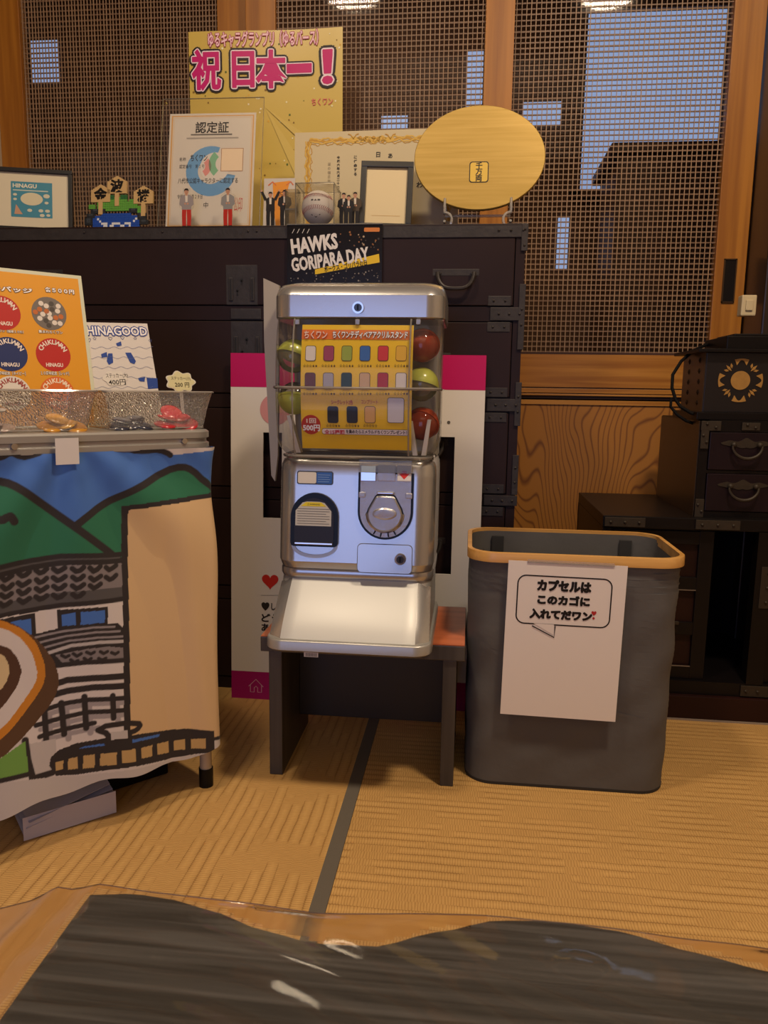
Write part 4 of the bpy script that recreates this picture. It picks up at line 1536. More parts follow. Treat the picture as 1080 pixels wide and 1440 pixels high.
for px_, x_ in ((272, -0.045), (60, -0.30)):
    MB().cyl((x_, -0.0125, 0.6155), 0.0045, 0.006, 'Y', 12).build('screw', M_CHROME_S, tbl, True, 50)
ART = [
    ('p','3f6cb6',0.0,[[-352,654],[32,649],[28,445],[-364,450]]),
    ('p','cfc6c1',0.0,[[-352,654],[-243,652],[-248,630],[-257,617],[-273,607],[-292,603],[-305,610],[-319,605],[-355,606]]),
    ('s','231d1f',10.2,[[-355,595],[-347,596],[-329,600],[-316,603],[-309,607],[-302,607],[-295,603],[-287,601],[-278,603],[-269,606],[-261,612],[-254,618],[-249,626],[-246,630]]),
    ('p','cfc6c1',0.0,[[-146,651],[19,649],[18,600],[-64,594],[-87,604],[-111,601],[-133,603]]),
    ('s','231d1f',9.0,[[-147,615],[-144,612],[-137,606],[-128,603],[-116,602],[-105,602],[-93,603],[-83,601],[-74,597],[-70,594]]),
    ('p','1f6b4c',0.0,[[-220,500],[-180,526],[-130,544],[-77,570],[-49,575],[-28,567],[30,530],[27,396],[-223,431]]),
    ('p','1f6b4c',0.0,[[-357,575],[-321,568],[-308,564],[-285,548],[-183,458],[-162,434],[-162,422],[-365,441]]),
    ('s','231d1f',11.5,[[-220,499],[-210,506],[-190,518],[-168,529],[-143,539],[-117,550],[-90,563],[-70,571],[-56,574],[-44,573],[-36,570],[-26,563],[-15,552],[-3,543],[10,535],[17,531]]),
    ('s','231d1f',11.5,[[-357,575],[-348,574],[-330,570],[-318,567],[-311,565],[-302,560],[-291,552],[-261,527],[-210,482],[-176,452],[-163,439],[-156,433]]),
    ('s','231d1f',11.5,[[-334,515],[-331,515],[-325,515],[-321,515],[-318,517],[-315,518],[-312,519],[-310,517],[-308,513],[-307,511]]),
    ('p','4d4a4b',0.0,[[-365,445],[-328,448],[-271,453],[-236,454],[-156,445],[-157,427],[-365,433]]),
    ('s','231d1f',7.7,[[-365,444],[-356,445],[-338,447],[-314,449],[-286,451],[-262,452],[-245,453],[-217,451],[-177,446],[-156,444]]),
    ('s','231d1f',7.7,[[-365,434],[-356,434],[-338,436],[-315,438],[-286,441],[-263,442],[-245,443],[-217,441],[-177,436],[-156,434]]),
    ('p','7d7576',0.0,[[-366,431],[-329,434],[-237,439],[-140,428],[-142,374],[-244,380],[-332,378],[-369,377]]),
    ('p','4d4a4b',0.0,[[-368,393],[-331,395],[-244,399],[-141,392],[-142,374],[-244,380],[-332,378],[-369,377]]),
    ('s','231d1f',7.7,[[-327,433],[-323,428],[-318,430],[-313,433]]),
    ('s','231d1f',7.7,[[-304,435],[-299,430],[-294,431],[-289,435]]),
    ('s','231d1f',7.7,[[-280,436],[-275,431],[-270,432],[-265,436]]),
    ('s','231d1f',7.7,[[-256,435],[-251,430],[-246,432],[-241,435]]),
    ('s','231d1f',7.7,[[-231,433],[-226,428],[-220,429],[-215,433]]),
    ('s','231d1f',7.7,[[-206,431],[-201,425],[-195,427],[-190,431]]),
    ('s','231d1f',7.7,[[-327,420],[-323,415],[-318,416],[-313,420]]),
    ('s','231d1f',7.7,[[-305,421],[-300,416],[-295,418],[-290,421]]),
    ('s','231d1f',7.7,[[-280,422],[-276,417],[-271,418],[-266,422]]),
    ('s','231d1f',7.7,[[-257,422],[-252,417],[-247,418],[-241,422]]),
    ('s','231d1f',7.7,[[-231,420],[-226,415],[-221,416],[-216,420]]),
    ('s','231d1f',7.7,[[-329,408],[-324,403],[-320,404],[-315,407]]),
    ('s','231d1f',7.7,[[-305,409],[-301,404],[-296,405],[-291,409]]),
    ('s','231d1f',7.7,[[-281,409],[-276,404],[-271,406],[-266,409]]),
    ('s','231d1f',7.7,[[-257,409],[-252,404],[-247,405],[-242,409]]),
    ('s','231d1f',7.7,[[-232,407],[-227,402],[-222,403],[-216,407]]),
    ('s','231d1f',7.7,[[-207,404],[-202,399],[-196,401],[-191,404]]),
    ('s','231d1f',7.7,[[-331,396],[-327,391],[-322,392],[-317,395]]),
    ('s','231d1f',7.7,[[-305,396],[-300,391],[-296,393],[-291,396]]),
    ('s','231d1f',7.7,[[-282,397],[-277,392],[-272,393],[-267,396]]),
    ('s','231d1f',7.7,[[-258,396],[-253,391],[-248,392],[-243,396]]),
    ('s','231d1f',7.7,[[-232,394],[-227,389],[-222,390],[-217,394]]),
    ('s','231d1f',7.7,[[-206,431],[-201,425],[-195,427],[-190,431]]),
    ('s','231d1f',7.7,[[-181,428],[-176,423],[-170,425],[-164,428]]),
    ('s','231d1f',7.7,[[-182,413],[-176,408],[-171,409],[-165,413]]),
    ('s','231d1f',7.7,[[-206,416],[-201,411],[-196,413],[-190,416]]),
    ('s','231d1f',7.7,[[-369,375],[-332,377],[-245,379],[-142,373]]),
    ('p','cfc6c1',0.0,[[-369,371],[-333,374],[-245,375],[-136,368],[-140,269],[-374,289]]),
    ('p','231d1f',0.0,[[-342,372],[-285,373],[-284,329],[-344,329]]),
    ('p','3f6cb6',0.0,[[-342,365],[-291,366],[-291,336],[-344,337]]),
    ('p','231d1f',0.0,[[-255,373],[-181,367],[-183,331],[-255,338]]),
    ('p','3f6cb6',0.0,[[-249,365],[-229,365],[-229,346],[-248,347]]),
    ('p','3f6cb6',0.0,[[-222,365],[-186,362],[-187,343],[-223,345]]),
    ('p','231d1f',0.0,[[-297,330],[-285,341],[-246,345],[-204,343],[-166,337],[-138,304],[-140,274],[-279,294]]),
    ('s','8d8688',3.2,[[-287,336],[-246,339],[-204,338],[-172,333]]),
    ('s','8d8688',3.2,[[-281,327],[-243,331],[-202,330],[-164,324]]),
    ('s','8d8688',3.2,[[-275,318],[-240,323],[-199,321],[-156,314]]),
    ('s','b5aeac',5.1,[[-269,309],[-237,315],[-196,313],[-149,305]]),
    ('p','7d7576',0.0,[[-260,304],[-216,306],[-184,304],[-139,290],[-140,269],[-185,283],[-249,288]]),
    ('s','231d1f',5.1,[[-251,302],[-246,298],[-241,300]]),
    ('s','231d1f',5.1,[[-235,302],[-230,297],[-224,300]]),
    ('s','231d1f',5.1,[[-216,301],[-210,297],[-205,299]]),
    ('s','231d1f',5.1,[[-196,298],[-191,294],[-185,296]]),
    ('s','231d1f',5.1,[[-179,293],[-173,289],[-168,291]]),
    ('s','231d1f',5.1,[[-239,293],[-234,288],[-229,290]]),
    ('s','231d1f',5.1,[[-220,292],[-215,287],[-210,290]]),
    ('s','231d1f',5.1,[[-199,288],[-194,284],[-188,286]]),
    ('p','cfc6c1',0.0,[[-279,287],[-217,283],[-140,272],[-146,102],[-317,133],[-302,228]]),
    ('s','231d1f',7.7,[[-269,288],[-217,285],[-140,273]]),
    ('s','231d1f',10.2,[[-275,257],[-245,262],[-208,258],[-141,247]]),
    ('s','231d1f',10.2,[[-282,241],[-246,245],[-208,243],[-141,231]]),
    ('s','9b9394',7.7,[[-277,214],[-246,218],[-212,217],[-135,202]]),
    ('s','9b9394',7.7,[[-286,194],[-247,195],[-213,196],[-136,182]]),
    ('s','9b9394',7.7,[[-282,175],[-248,176],[-203,176]]),
    ('s','9b9394',9.0,[[-273,209],[-274,160]]),
    ('s','9b9394',9.0,[[-249,220],[-247,168]]),
    ('s','9b9394',9.0,[[-216,223],[-215,170]]),
    ('s','9b9394',9.0,[[-174,214],[-173,177]]),
    ('s','231d1f',7.7,[[-283,222],[-252,226],[-218,225],[-142,211]]),
    ('s','231d1f',7.7,[[-292,202],[-253,204],[-219,205],[-143,191]]),
    ('s','231d1f',7.7,[[-288,183],[-254,185],[-209,185]]),
    ('s','231d1f',9.0,[[-279,218],[-279,168]]),
    ('s','231d1f',9.0,[[-255,228],[-253,177]]),
    ('s','231d1f',9.0,[[-222,231],[-221,179]]),
    ('s','231d1f',9.0,[[-180,223],[-180,186]]),
    ('p','231d1f',0.0,[[-151,519],[30,530],[22,89],[-165,144]]),
    ('p','cfae80',0.0,[[-141,512],[30,522],[22,96],[-154,145]]),
    ('p','b9b2ae',0.0,[[-307,177],[-265,173],[-267,119],[-303,126]]),
    ('s','231d1f',10.2,[[-309,184],[-307,152],[-302,122],[-273,121]]),
    ('p','231d1f',0.0,[[-277,133],[-274,146],[-262,154],[-234,158],[-190,156],[-132,146],[-56,130],[-6,115],[-6,76],[-57,81],[-134,93],[-192,102],[-236,106],[-268,114]]),
    ('p','3f6cb6',0.0,[[-226,150],[-196,148],[-195,144],[-232,148]]),
    ('p','3f6cb6',0.0,[[-151,142],[-102,135],[-104,131],[-152,137]]),
    ('p','b99862',0.0,[[-268,136],[-256,136],[-257,121],[-268,123]]),
    ('p','b99862',0.0,[[-249,136],[-235,135],[-236,116],[-250,118]]),
    ('p','b99862',0.0,[[-227,135],[-210,133],[-211,111],[-228,114]]),
    ('p','b99862',0.0,[[-202,132],[-177,128],[-178,107],[-203,112]]),
    ('p','b99862',0.0,[[-169,128],[-146,125],[-147,103],[-170,108]]),
    ('p','b99862',0.0,[[-137,123],[-117,121],[-118,102],[-137,105]]),
    ('p','b99862',0.0,[[-108,120],[-87,117],[-87,97],[-108,101]]),
    ('p','b99862',0.0,[[-77,114],[-56,112],[-57,93],[-77,97]]),
    ('p','b99862',0.0,[[-46,108],[-22,105],[-22,86],[-46,91]]),
    ('s','231d1f',9.0,[[-204,172],[-200,173],[-193,176],[-181,175],[-164,173],[-150,169],[-139,165],[-137,161],[-141,157],[-147,155],[-153,155],[-156,153],[-156,147],[-164,145],[-180,147],[-188,152],[-189,159],[-193,165],[-200,169],[-204,172]]),
    ('p','b9b2ae',0.0,[[-185,164],[-159,160],[-159,147],[-185,151]]),
    ('p','b9b2ae',0.0,[[-384,135],[-347,131],[-302,121],[-273,114],[-236,104],[-134,89],[21,73],[20,9],[-390,37]]),
    ('p','6b9a45',0.0,[[-382,170],[-344,168],[-309,183],[-307,134],[-346,136],[-383,139]]),
    ('s','231d1f',7.7,[[-384,137],[-346,134],[-308,131]]),
    ('p','54381f',0.0,[[-366,386],[-353,381],[-341,376],[-331,371],[-323,367],[-316,363],[-309,358],[-302,352],[-295,345],[-288,338],[-282,330],[-276,321],[-271,313],[-266,303],[-262,295],[-260,286],[-258,279],[-257,272],[-257,265],[-257,258],[-259,251],[-261,245],[-264,238],[-269,231],[-275,223],[-283,215],[-290,208],[-297,202],[-304,196],[-310,191],[-316,186],[-323,181],[-329,177],[-335,172],[-344,168],[-354,164],[-366,160],[-380,156],[-390,168],[-394,197],[-395,243],[-391,304],[-385,348],[-377,375]]),
    ('p','c27c1e',0.0,[[-366,384],[-353,380],[-342,375],[-332,371],[-324,367],[-319,363],[-313,359],[-307,355],[-301,349],[-296,343],[-291,336],[-286,329],[-283,321],[-280,312],[-278,304],[-276,297],[-275,290],[-275,285],[-275,279],[-275,274],[-277,269],[-278,264],[-281,258],[-286,251],[-291,244],[-298,236],[-305,228],[-313,220],[-321,212],[-330,204],[-340,197],[-352,190],[-365,184],[-379,179],[-388,189],[-393,214],[-394,255],[-391,310],[-385,350],[-377,374]]),
    ('p','cfc6c1',0.0,[[-367,373],[-354,369],[-342,364],[-333,360],[-325,356],[-319,352],[-314,347],[-309,342],[-304,336],[-300,329],[-296,322],[-292,314],[-290,306],[-288,297],[-287,289],[-286,283],[-287,277],[-288,271],[-291,266],[-295,259],[-301,252],[-307,244],[-314,237],[-320,230],[-326,223],[-333,217],[-341,212],[-351,206],[-364,200],[-378,194],[-387,202],[-393,224],[-394,259],[-391,308],[-385,343],[-377,364]]),
    ('p','4a2d1c',0.0,[[-368,347],[-355,343],[-344,339],[-335,335],[-329,332],[-325,329],[-321,326],[-318,321],[-315,316],[-312,310],[-310,304],[-309,299],[-308,294],[-308,290],[-308,286],[-310,281],[-312,275],[-315,269],[-319,263],[-323,258],[-328,252],[-333,247],[-340,241],[-350,237],[-362,232],[-376,228],[-386,233],[-391,248],[-393,272],[-391,305],[-386,328],[-379,342]]),
    ('p','cdb78c',0.0,[[-369,334],[-356,330],[-345,327],[-337,323],[-332,320],[-329,317],[-328,313],[-326,309],[-325,305],[-324,300],[-324,296],[-324,291],[-325,288],[-327,284],[-328,280],[-330,277],[-333,274],[-335,271],[-341,267],[-349,264],[-360,261],[-374,258],[-384,261],[-390,270],[-392,286],[-391,307],[-387,323],[-379,332]]),
]


def cloth_colours(U, Z):
    """print of the cloth, u and z in millimetres"""
    n = U.size
    col = np.tile(np.array(lin('c6beba')[:3]), (n, 1))
    for kind, c, wd, pts in ART:
        P_ = np.array(pts, float)
        pad = wd + 1
        m = (U > P_[:, 0].min() - pad) & (U < P_[:, 0].max() + pad) & (Z > P_[:, 1].min() - pad) & (Z < P_[:, 1].max() + pad)
        if not m.any():
            continue
        idx = np.nonzero(m)[0]
        u, z = U[idx], Z[idx]
        if kind == 'p':
            ins = np.zeros(u.size, bool)
            for i in range(len(P_)):
                x1, y1 = P_[i]
                x2, y2 = P_[(i + 1) % len(P_)]
                if y1 == y2:
                    continue
                cnd = ((y1 > z) != (y2 > z)) & (u < (x2 - x1) * (z - y1) / (y2 - y1) + x1)
                ins ^= cnd
            a_ = ins.astype(float)
        else:
            dist = np.full(u.size, 1e9)
            for i in range(len(P_) - 1):
                ax, ay = P_[i]
                dx, dy = P_[i + 1] - P_[i]
                t = np.clip(((u - ax) * dx + (z - ay) * dy) / max(1e-6, dx * dx + dy * dy), 0, 1)
                dist = np.minimum(dist, np.hypot(u - ax - t * dx, z - ay - t * dy))
            a_ = np.clip((wd / 2 - dist) / 1.0 + 0.5, 0, 1)
        cc = np.array(lin(c)[:3])
        col[idx] = col[idx] * (1 - a_[:, None]) + cc * a_[:, None]
    return col


def make_cloth():
    us = np.concatenate([np.linspace(-0.75, -0.40, 40), np.arange(-0.398, 0.115, 0.0012)])
    vs = np.linspace(0, 1, 420)
    U, V = np.meshgrid(us, vs)
    zb_ = 0.080 + 0.004 * np.sin(U * 22) + 0.003 * np.sin(U * 61 + 1)
    Zt = 0.604
    Zz = zb_ + (Zt - zb_) * V
    # position along the front, round the corner, along the side
    XC, RC = -0.004, 0.013
    arc = RC * math.pi / 2
    s = U - XC
    x = np.where(s < 0, U, np.where(s < arc, XC + RC * np.sin(np.clip(s, 0, arc) / RC), XC + RC))
    y = np.where(s < 0, -0.012, np.where(s < arc, -0.012 + RC * (1 - np.cos(np.clip(s, 0, arc) / RC)), -0.012 + RC + (s - arc)))
    nx = np.where(s < 0, 0, np.where(s < arc, np.sin(np.clip(s, 0, arc) / RC), 1))
    ny = np.where(s < 0, -1, np.where(s < arc, -np.cos(np.clip(s, 0, arc) / RC), 0))
    # folds: pulled from the taped point, slack towards the corner and the hem
    dn = 1 - V
    ang = np.arctan2(U + 0.23, 0.64 - Zz)
    rad = np.hypot(U + 0.23, 0.64 - Zz)
    f = 0.0070 * np.sin(ang * 9 + 0.6) * np.clip(rad * 6, 0, 1) * np.exp(-rad * 2.0)
    f += 0.0045 * np.sin(U * 34 + Zz * 5) * dn ** 1.3
    f += 0.006 * np.exp(-((U + 0.035 + 0.10 * (Zz - 0.3)) / 0.020) ** 2) * np.clip(dn * 1.8, 0, 1)
    f -= 0.004 * np.exp(-((U + 0.075 + 0.05 * (Zz - 0.3)) / 0.016) ** 2) * np.clip(dn * 1.5, 0, 1)
    f += 0.0012 * np.sin(U * 130 + 3 * np.sin(Zz * 30)) * np.exp(-((Zz - 0.585) / 0.02) ** 2)
    f = np.maximum(f, -0.004 * np.ones_like(f))
    x = x + nx * f
    y = y + ny * f
    nv, nu = U.shape
    co = np.stack([x, y, Zz], -1).reshape(-1, 3)
    i = np.arange(nv * nu).reshape(nv, nu)
    quads = np.stack([i[:-1, :-1], i[:-1, 1:], i[1:, 1:], i[1:, :-1]], -1).reshape(-1, 4)
    me = bpy.data.meshes.new('picture_cloth')
    me.vertices.add(len(co))
    me.vertices.foreach_set('co', co.ravel())
    me.loops.add(quads.size)
    me.loops.foreach_set('vertex_index', quads.ravel().astype(np.int32))
    me.polygons.add(len(quads))
    me.polygons.foreach_set('loop_start', np.arange(0, quads.size, 4, dtype=np.int32))
    me.polygons.foreach_set('use_smooth', np.ones(len(quads), bool))
    me.update(calc_edges=True)
    rgb = cloth_colours(U.ravel() * 1000, Zz.ravel() * 1000)
    at_ = me.color_attributes.new('print', 'FLOAT_COLOR', 'POINT')
    at_.data.foreach_set('color', np.concatenate([rgb, np.ones((len(rgb), 1))], 1).ravel().astype(np.float32))
    m = bpy.data.materials.new('printed_cloth')
    m.use_nodes = True
    nt = m.node_tree
    b = bsdf(m)
    ca = nt.nodes.new('ShaderNodeVertexColor')
    ca.layer_name = 'print'
    nt.links.new(ca.outputs[0], b.inputs['Base Color'])
    b.inputs['Roughness'].default_value = 0.7
    b.inputs['Sheen Weight'].default_value = 0.1
    me.materials.append(m)
    o = bpy.data.objects.new('picture_cloth', me)
    COL.objects.link(o)
    o.location = TB
    o.rotation_euler = (0, 0, TA)
    return tag(o, 'cloth printed with blue sky, green hills and a bathhouse draped round the left table', 'cloth')


make_cloth()
tp_ = thing('paper_tape', 'piece of white tape holding the picture cloth at the table edge', 'tape', TB + Matrix.Rotation(TA, 3, 'Z') @ Vector((-0.2315, -0.0195, 0.588)), (R(1.5), 0, TA))
MB().box(-0.0165, 0.0165, 0, 0.0006, 0, 0.038).build('strip', mat('tape_white', 'd6d0ca', 0.6), tp_)


def T(x, y, z):
    return TB + Matrix.Rotation(TA, 3, 'Z') @ Vector((x, y, z))


# clear trays
M_TRAYC = clear('tray_clear', 'f0ece4', 1.8, 0.12, diffuse=0.13, dcol='d8d2c8', bump=('v', 330, 1.0))
M_TRAYE = clear('tray_edge', 'e6e0d6', 2.0, 0.08, diffuse=0.35, dcol='d8d2c8')
ZT = 0.632


def tray(label, x0, x1):
    t = thing('clear_tray', label, 'tray', T((x0 + x1) / 2, 0.085, ZT), (0, 0, TA), 'clear trays on the left table')
    w_ = (x1 - x0) / 2
    rr1 = [[(x, y, z) for x, y in rrect(-w_ + g, w_ - g, -0.065 + g, 0.065 - g, 0.008, 4)] for z, g in ((0.0015, 0.013), (0.012, 0.011), (0.03, 0.008), (0.048, 0.004), (0.060, 0.001))]
    MB().loft(rr1, cap1=False).build('walls', M_TRAYC, t, True, 60)
    MB().tube([(x, y, 0.061) for x, y in rrect(-w_, w_, -0.066, 0.066, 0.009, 4)], 0.0016, 6, cyclic=True).build('rim', M_TRAYE, t, True)
    MB().tube([(x, y, 0.0025) for x, y in rrect(-w_ + 0.013, w_ - 0.013, -0.052, 0.052, 0.008, 4)], 0.0014, 6, cyclic=True).build('foot', M_TRAYE, t, True)
    return t


tray('clear patterned tray at the right holding red and dark badges', -0.158, 0.026)
tray('clear patterned tray at the left edge holding white and gold badges', -0.355, -0.168)


def badge(label, x, y, z, r, col, tilt, group):
    t = thing('button_badge', label, 'badge', T(x, y, ZT + z), (tilt[0], tilt[1], TA), group)
    MB().loft([[(a, b, zz) for a, b in ell(0, 0, rr_, rr_, 20)] for rr_, zz in ((r * 0.94, 0), (r, 0.0012), (r * 0.97, 0.003), (r * 0.7, 0.0045), (r * 0.3, 0.005))]).build('face', mat('badge_' + col, col, 0.2, coat=0.6), t, True, 60)
    MB().cyl((0, 0, -0.001), r * 0.9, 0.001, 'Z', 20).build('back', M_CHROME_S, t)


B4 = random.Random(3)
for k, (x, y, z) in enumerate(((-0.052, 0.045, 0.006), (-0.030, 0.052, 0.007), (-0.012, 0.046, 0.006), (-0.040, 0.060, 0.016), (-0.020, 0.058, 0.017), (-0.030, 0.068, 0.026))):
    badge(['red badge at the bottom left of the red heap in the right clear tray', 'red badge at the bottom middle of the red heap in the right clear tray', 'red badge at the bottom right of the red heap in the right clear tray', 'red badge in the middle layer of the red heap, towards the navy badges', 'red badge in the middle layer of the red heap, under the price tag', 'topmost red badge of the heap in the right clear tray'][k], x, y, z, 0.0185, ['b8202a', 'c2323a'][k % 2], (R(B4.uniform(8, 38)), R(B4.uniform(-20, 20))), 'red badges in the right tray')
for k, (x, y, z) in enumerate(((-0.128, 0.045, 0.005), (-0.108, 0.048, 0.006), (-0.090, 0.044, 0.005), (-0.118, 0.056, 0.013), (-0.100, 0.058, 0.014))):
    badge(['dark navy badge at the bottom left of its pile in the right clear tray', 'dark navy badge at the bottom middle of its pile in the right clear tray', 'dark navy badge at the bottom right of its pile, nearest the red badges', 'upper left dark navy badge of the pile in the right clear tray', 'upper right dark navy badge of the pile in the right clear tray'][k], x, y, z, 0.0175, ['2a2c3c', '34364a'][k % 2], (R(B4.uniform(5, 25)), R(B4.uniform(-12, 12))), 'navy badges in the right tray')
for k, (x, y, z) in enumerate(((-0.235, 0.045, 0.006), (-0.212, 0.047, 0.009), (-0.198, 0.044, 0.005), (-0.220, 0.052, 0.017))):
    badge(['gold badge at the left of the pile in the left clear tray', 'paler gold badge in the middle of the pile in the left clear tray', 'gold badge at the right of the pile, nearest the tray end', 'topmost gold badge of the pile in the left clear tray'][k], x, y, z, 0.0185, ['c48a30', 'd0a050'][k % 2], (R(B4.uniform(5, 30)), R(B4.uniform(-15, 15))), 'gold badges in the left tray')
for k, (x, y, z) in enumerate(((-0.325, 0.045, 0.004), (-0.318, 0.047, 0.012), (-0.323, 0.046, 0.020), (-0.300, 0.050, 0.005), (-0.310, 0.055, 0.030))):
    badge(['bottom white badge of the stack at the left edge of the picture', 'second white badge up in the stack at the left edge of the picture', 'third white badge up in the stack at the left edge of the picture', 'white badge lying alone to the right of the white stack', 'white badge tilted on top of the white stack in the left tray'][k], x, y, z, 0.019, ['c8beb4', 'b8a49a'][k % 2], (R(B4.uniform(0, 15)), R(B4.uniform(-8, 8))), 'white badges in the left tray')

# yellow badge price poster
bp_ = thing('badge_poster', 'yellow laminated price poster of round badges on the left table', 'poster', T(-0.231, 0.150, ZT), (R(-12), 0, TA))
M_LAM = mat('laminate_edge', 'cfd0b4', 0.25, coat=0.5)
bw_, bh_ = 0.1085, 0.258
MB().box(-bw_, bw_, 0.0, 0.0018, 0, bh_).build('laminate', M_LAM, bp_)


def B(px_, py_):
    return on(bp_, px_, py_)


pt = Print()
pt.rect(-bw_ + 0.006, 0.004, bw_ - 0.006, bh_ - 0.006, 'd9951f', 0)
a, b = B(-14, 401), B(45, 413)
pt.text('缶バッジ', a[0], b[1], b[0], a[1], 'f4ece4', 2, 0.045, [(0.13, '4a2416')])
a, b = B(63, 404), B(104, 414)
pt.text('各５００円', a[0], b[1], b[0], a[1], 'f4ece4', 2, 0.045, [(0.13, '4a2416')])


def badge_print(px_, py_, base, txt, c_txt, inner=None):
    cx_, cz_ = B(px_, py_)
    r = 0.0275
    pt.disc(cx_, cz_, r, base, 1)
    if inner:
        pt.disc(cx_, cz_, r * 0.55, inner, 2)
    if txt:
        pt.arctext('CHIKUWAN', cx_, cz_, r * 0.76, 160, 20, 0.0105, c_txt, 2, 0.03)
        pt.text('HINAGU', cx_ - r * 0.48, cz_ - r * 0.72, cx_ + r * 0.48, cz_ - r * 0.50, c_txt, 2, 0.03)


badge_print(3, 440, 'b4231e', True, 'e8d8c8')
badge_print(69, 441, '6f665e', False, '')
for k in range(19):
    a_ = k * 2.4
    q_ = 0.0052 * math.sqrt(k)
    cx_, cz_ = B(69, 441)
    pt.disc(cx_ + q_ * math.cos(a_), cz_ + q_ * math.sin(a_), 0.0042, ['d9cdbf', 'b9652e', 'd9cdbf', '4a423c'][k % 4], 2, n=10)
badge_print(13, 498, '1f2c5e', True, 'e8d8c8')
badge_print(75, 499, 'b4231e', True, 'e8d8c8')
badge_print(18, 553, 'd8cfc2', True, '9a3a34')
badge_print(81, 553, 'd4682a', True, 'f0dcc0')
for s_, xa, ya, xb, yb_ in (('ちくワン（国産１０個）', -10, 463, 33, 469), ('集まれちくワン', 54, 464, 88, 470), ('１０周年記念［ネイビー］', -10, 522, 36, 528), ('１０周年記念［レッド］', 57, 522, 97, 528)):
    a, b = B(xa, ya), B(xb, yb_)
    pt.text(s_, a[0], b[1], b[0], a[1], 'f0e6d8', 2, 0.02, [(0.10, '4a2a16')])
pt.build('printed_face', bp_)

# HINAGOOD card
hg = thing('sticker_card', 'white card lettered HINAGOOD in blue standing in the right clear tray', 'card', T(-0.072, 0.150, ZT), (R(-13), R(-2.5), TA))
cw_, chh = 0.066, 0.182
MB().box(-cw_, cw_, 0, 0.0012, 0.0, chh).build('card', mat('card_white', 'd3cbc2', 0.5), hg)


def G(px_, py_):
    return on(hg, px_, py_)


pt = Print()
a, b = G(121, 459), G(207, 472)
pt.text('HINAGOOD', a[0], b[1], b[0], a[1], 'ece6e0', 2, 0.02, [(0.10, '22408e')])


def doodle(px_, py_, r, k):
    cx_, cz_ = G(px_, py_)
    if k == 0:
        pts = [(cx_ + r * (math.sin(t) ** 3), cz_ + r / 16 * (13 * math.cos(t) - 5 * math.cos(2 * t) - 2 * math.cos(3 * t) - math.cos(4 * t))) for t in np.linspace(0, 2 * math.pi, 24)[:-1]]
    else:
        pts = [(cx_ + (r if i % 2 == 0 else r * 0.45) * math.cos(R(90 + 36 * i)), cz_ + (r if i % 2 == 0 else r * 0.45) * math.sin(R(90 + 36 * i))) for i in range(10)]
    pt.stroke(pts, 0.0006, '3a4a80', 1, closed=True)


for px_, py_, k in ((133, 476, 1), (155, 476, 0), (190, 476, 1), (211, 479, 1), (172, 475, 0), (125, 478, 0)):
    doodle(px_, py_, 0.0032, k)
# blue blots and the handwritten price bubble
for pts in (((163, 483), (170, 480), (171, 486), (165, 487)), ((142, 498), (150, 495), (151, 502), (143, 503)), ((152, 497), (158, 497), (159, 510), (153, 513), (150, 508)), ((176, 496), (184, 496), (191, 508), (189, 512), (183, 510)), ((194, 532), (204, 530), (203, 537), (196, 536)), ((206, 531), (221, 532), (222, 546), (208, 547))):
    pt.poly([G(*p_) for p_ in pts], '27458f', 1)
for y_ in (489, 503, 517, 531, 545):
    pts = [G(x_, y_ + 1.5 * math.sin(x_ * 0.35 + y_)) for x_ in range(128, 218, 3)]
    pt.stroke(pts, 0.0005, '7a80a0', 1)
cx_, cz_ = G(162, 532)
pt.poly([(cx_ + (0.021 + 0.0016 * math.cos(6 * t)) * math.cos(t), cz_ + (0.013 + 0.0014 * math.cos(6 * t)) * math.sin(t)) for t in np.linspace(0, 2 * math.pi, 48)[:-1]], 'd9d2c6', 2)
a, b = G(148, 525), G(180, 532)
pt.text('ステッカー(大)', a[0], b[1], b[0], a[1], '2c2a2a', 3)
a, b = G(152, 534), G(177, 541)
pt.text('400円', a[0], b[1], b[0], a[1], '2c2a2a', 3, 0.01)
pt.build('printed_face', hg)

# cloud-shaped price tag
tg_ = thing('price_tag', 'pale yellow cloud-shaped handwritten price tag clipped to the right clear tray', 'tag', T(-0.006, 0.075, ZT + 0.048), (R(-8), 0, TA))
cl_ = [((0.0255 + 0.0026 * math.cos(7 * t)) * math.cos(t), 0.030 + (0.017 + 0.0022 * math.cos(7 * t)) * math.sin(t)) for t in np.linspace(0, 2 * math.pi, 70)[:-1]]
MB().prism(cl_, 0, 0.0012).build('card', mat('tag_white', 'd8d2c2', 0.5), tg_)
MB().box(-0.003, 0.003, 0.0012, 0.003, -0.03, 0.022).build('stick', clear('stick_clear', 'efe8dc', 1.2, 0.1, 0.3), tg_)
pt = Print()
pt.poly([(x * 0.92, 0.030 + (z - 0.030) * 0.92) for x, z in cl_], 'd6cf9e', 0)
pt.text('ステッカー(小)', -0.017, 0.032, 0.018, 0.039, '2c2820', 1)
pt.text('200 円', -0.011, 0.021, 0.015, 0.029, '2c2820', 1, 0.01)
pt.build('handwriting', tg_)

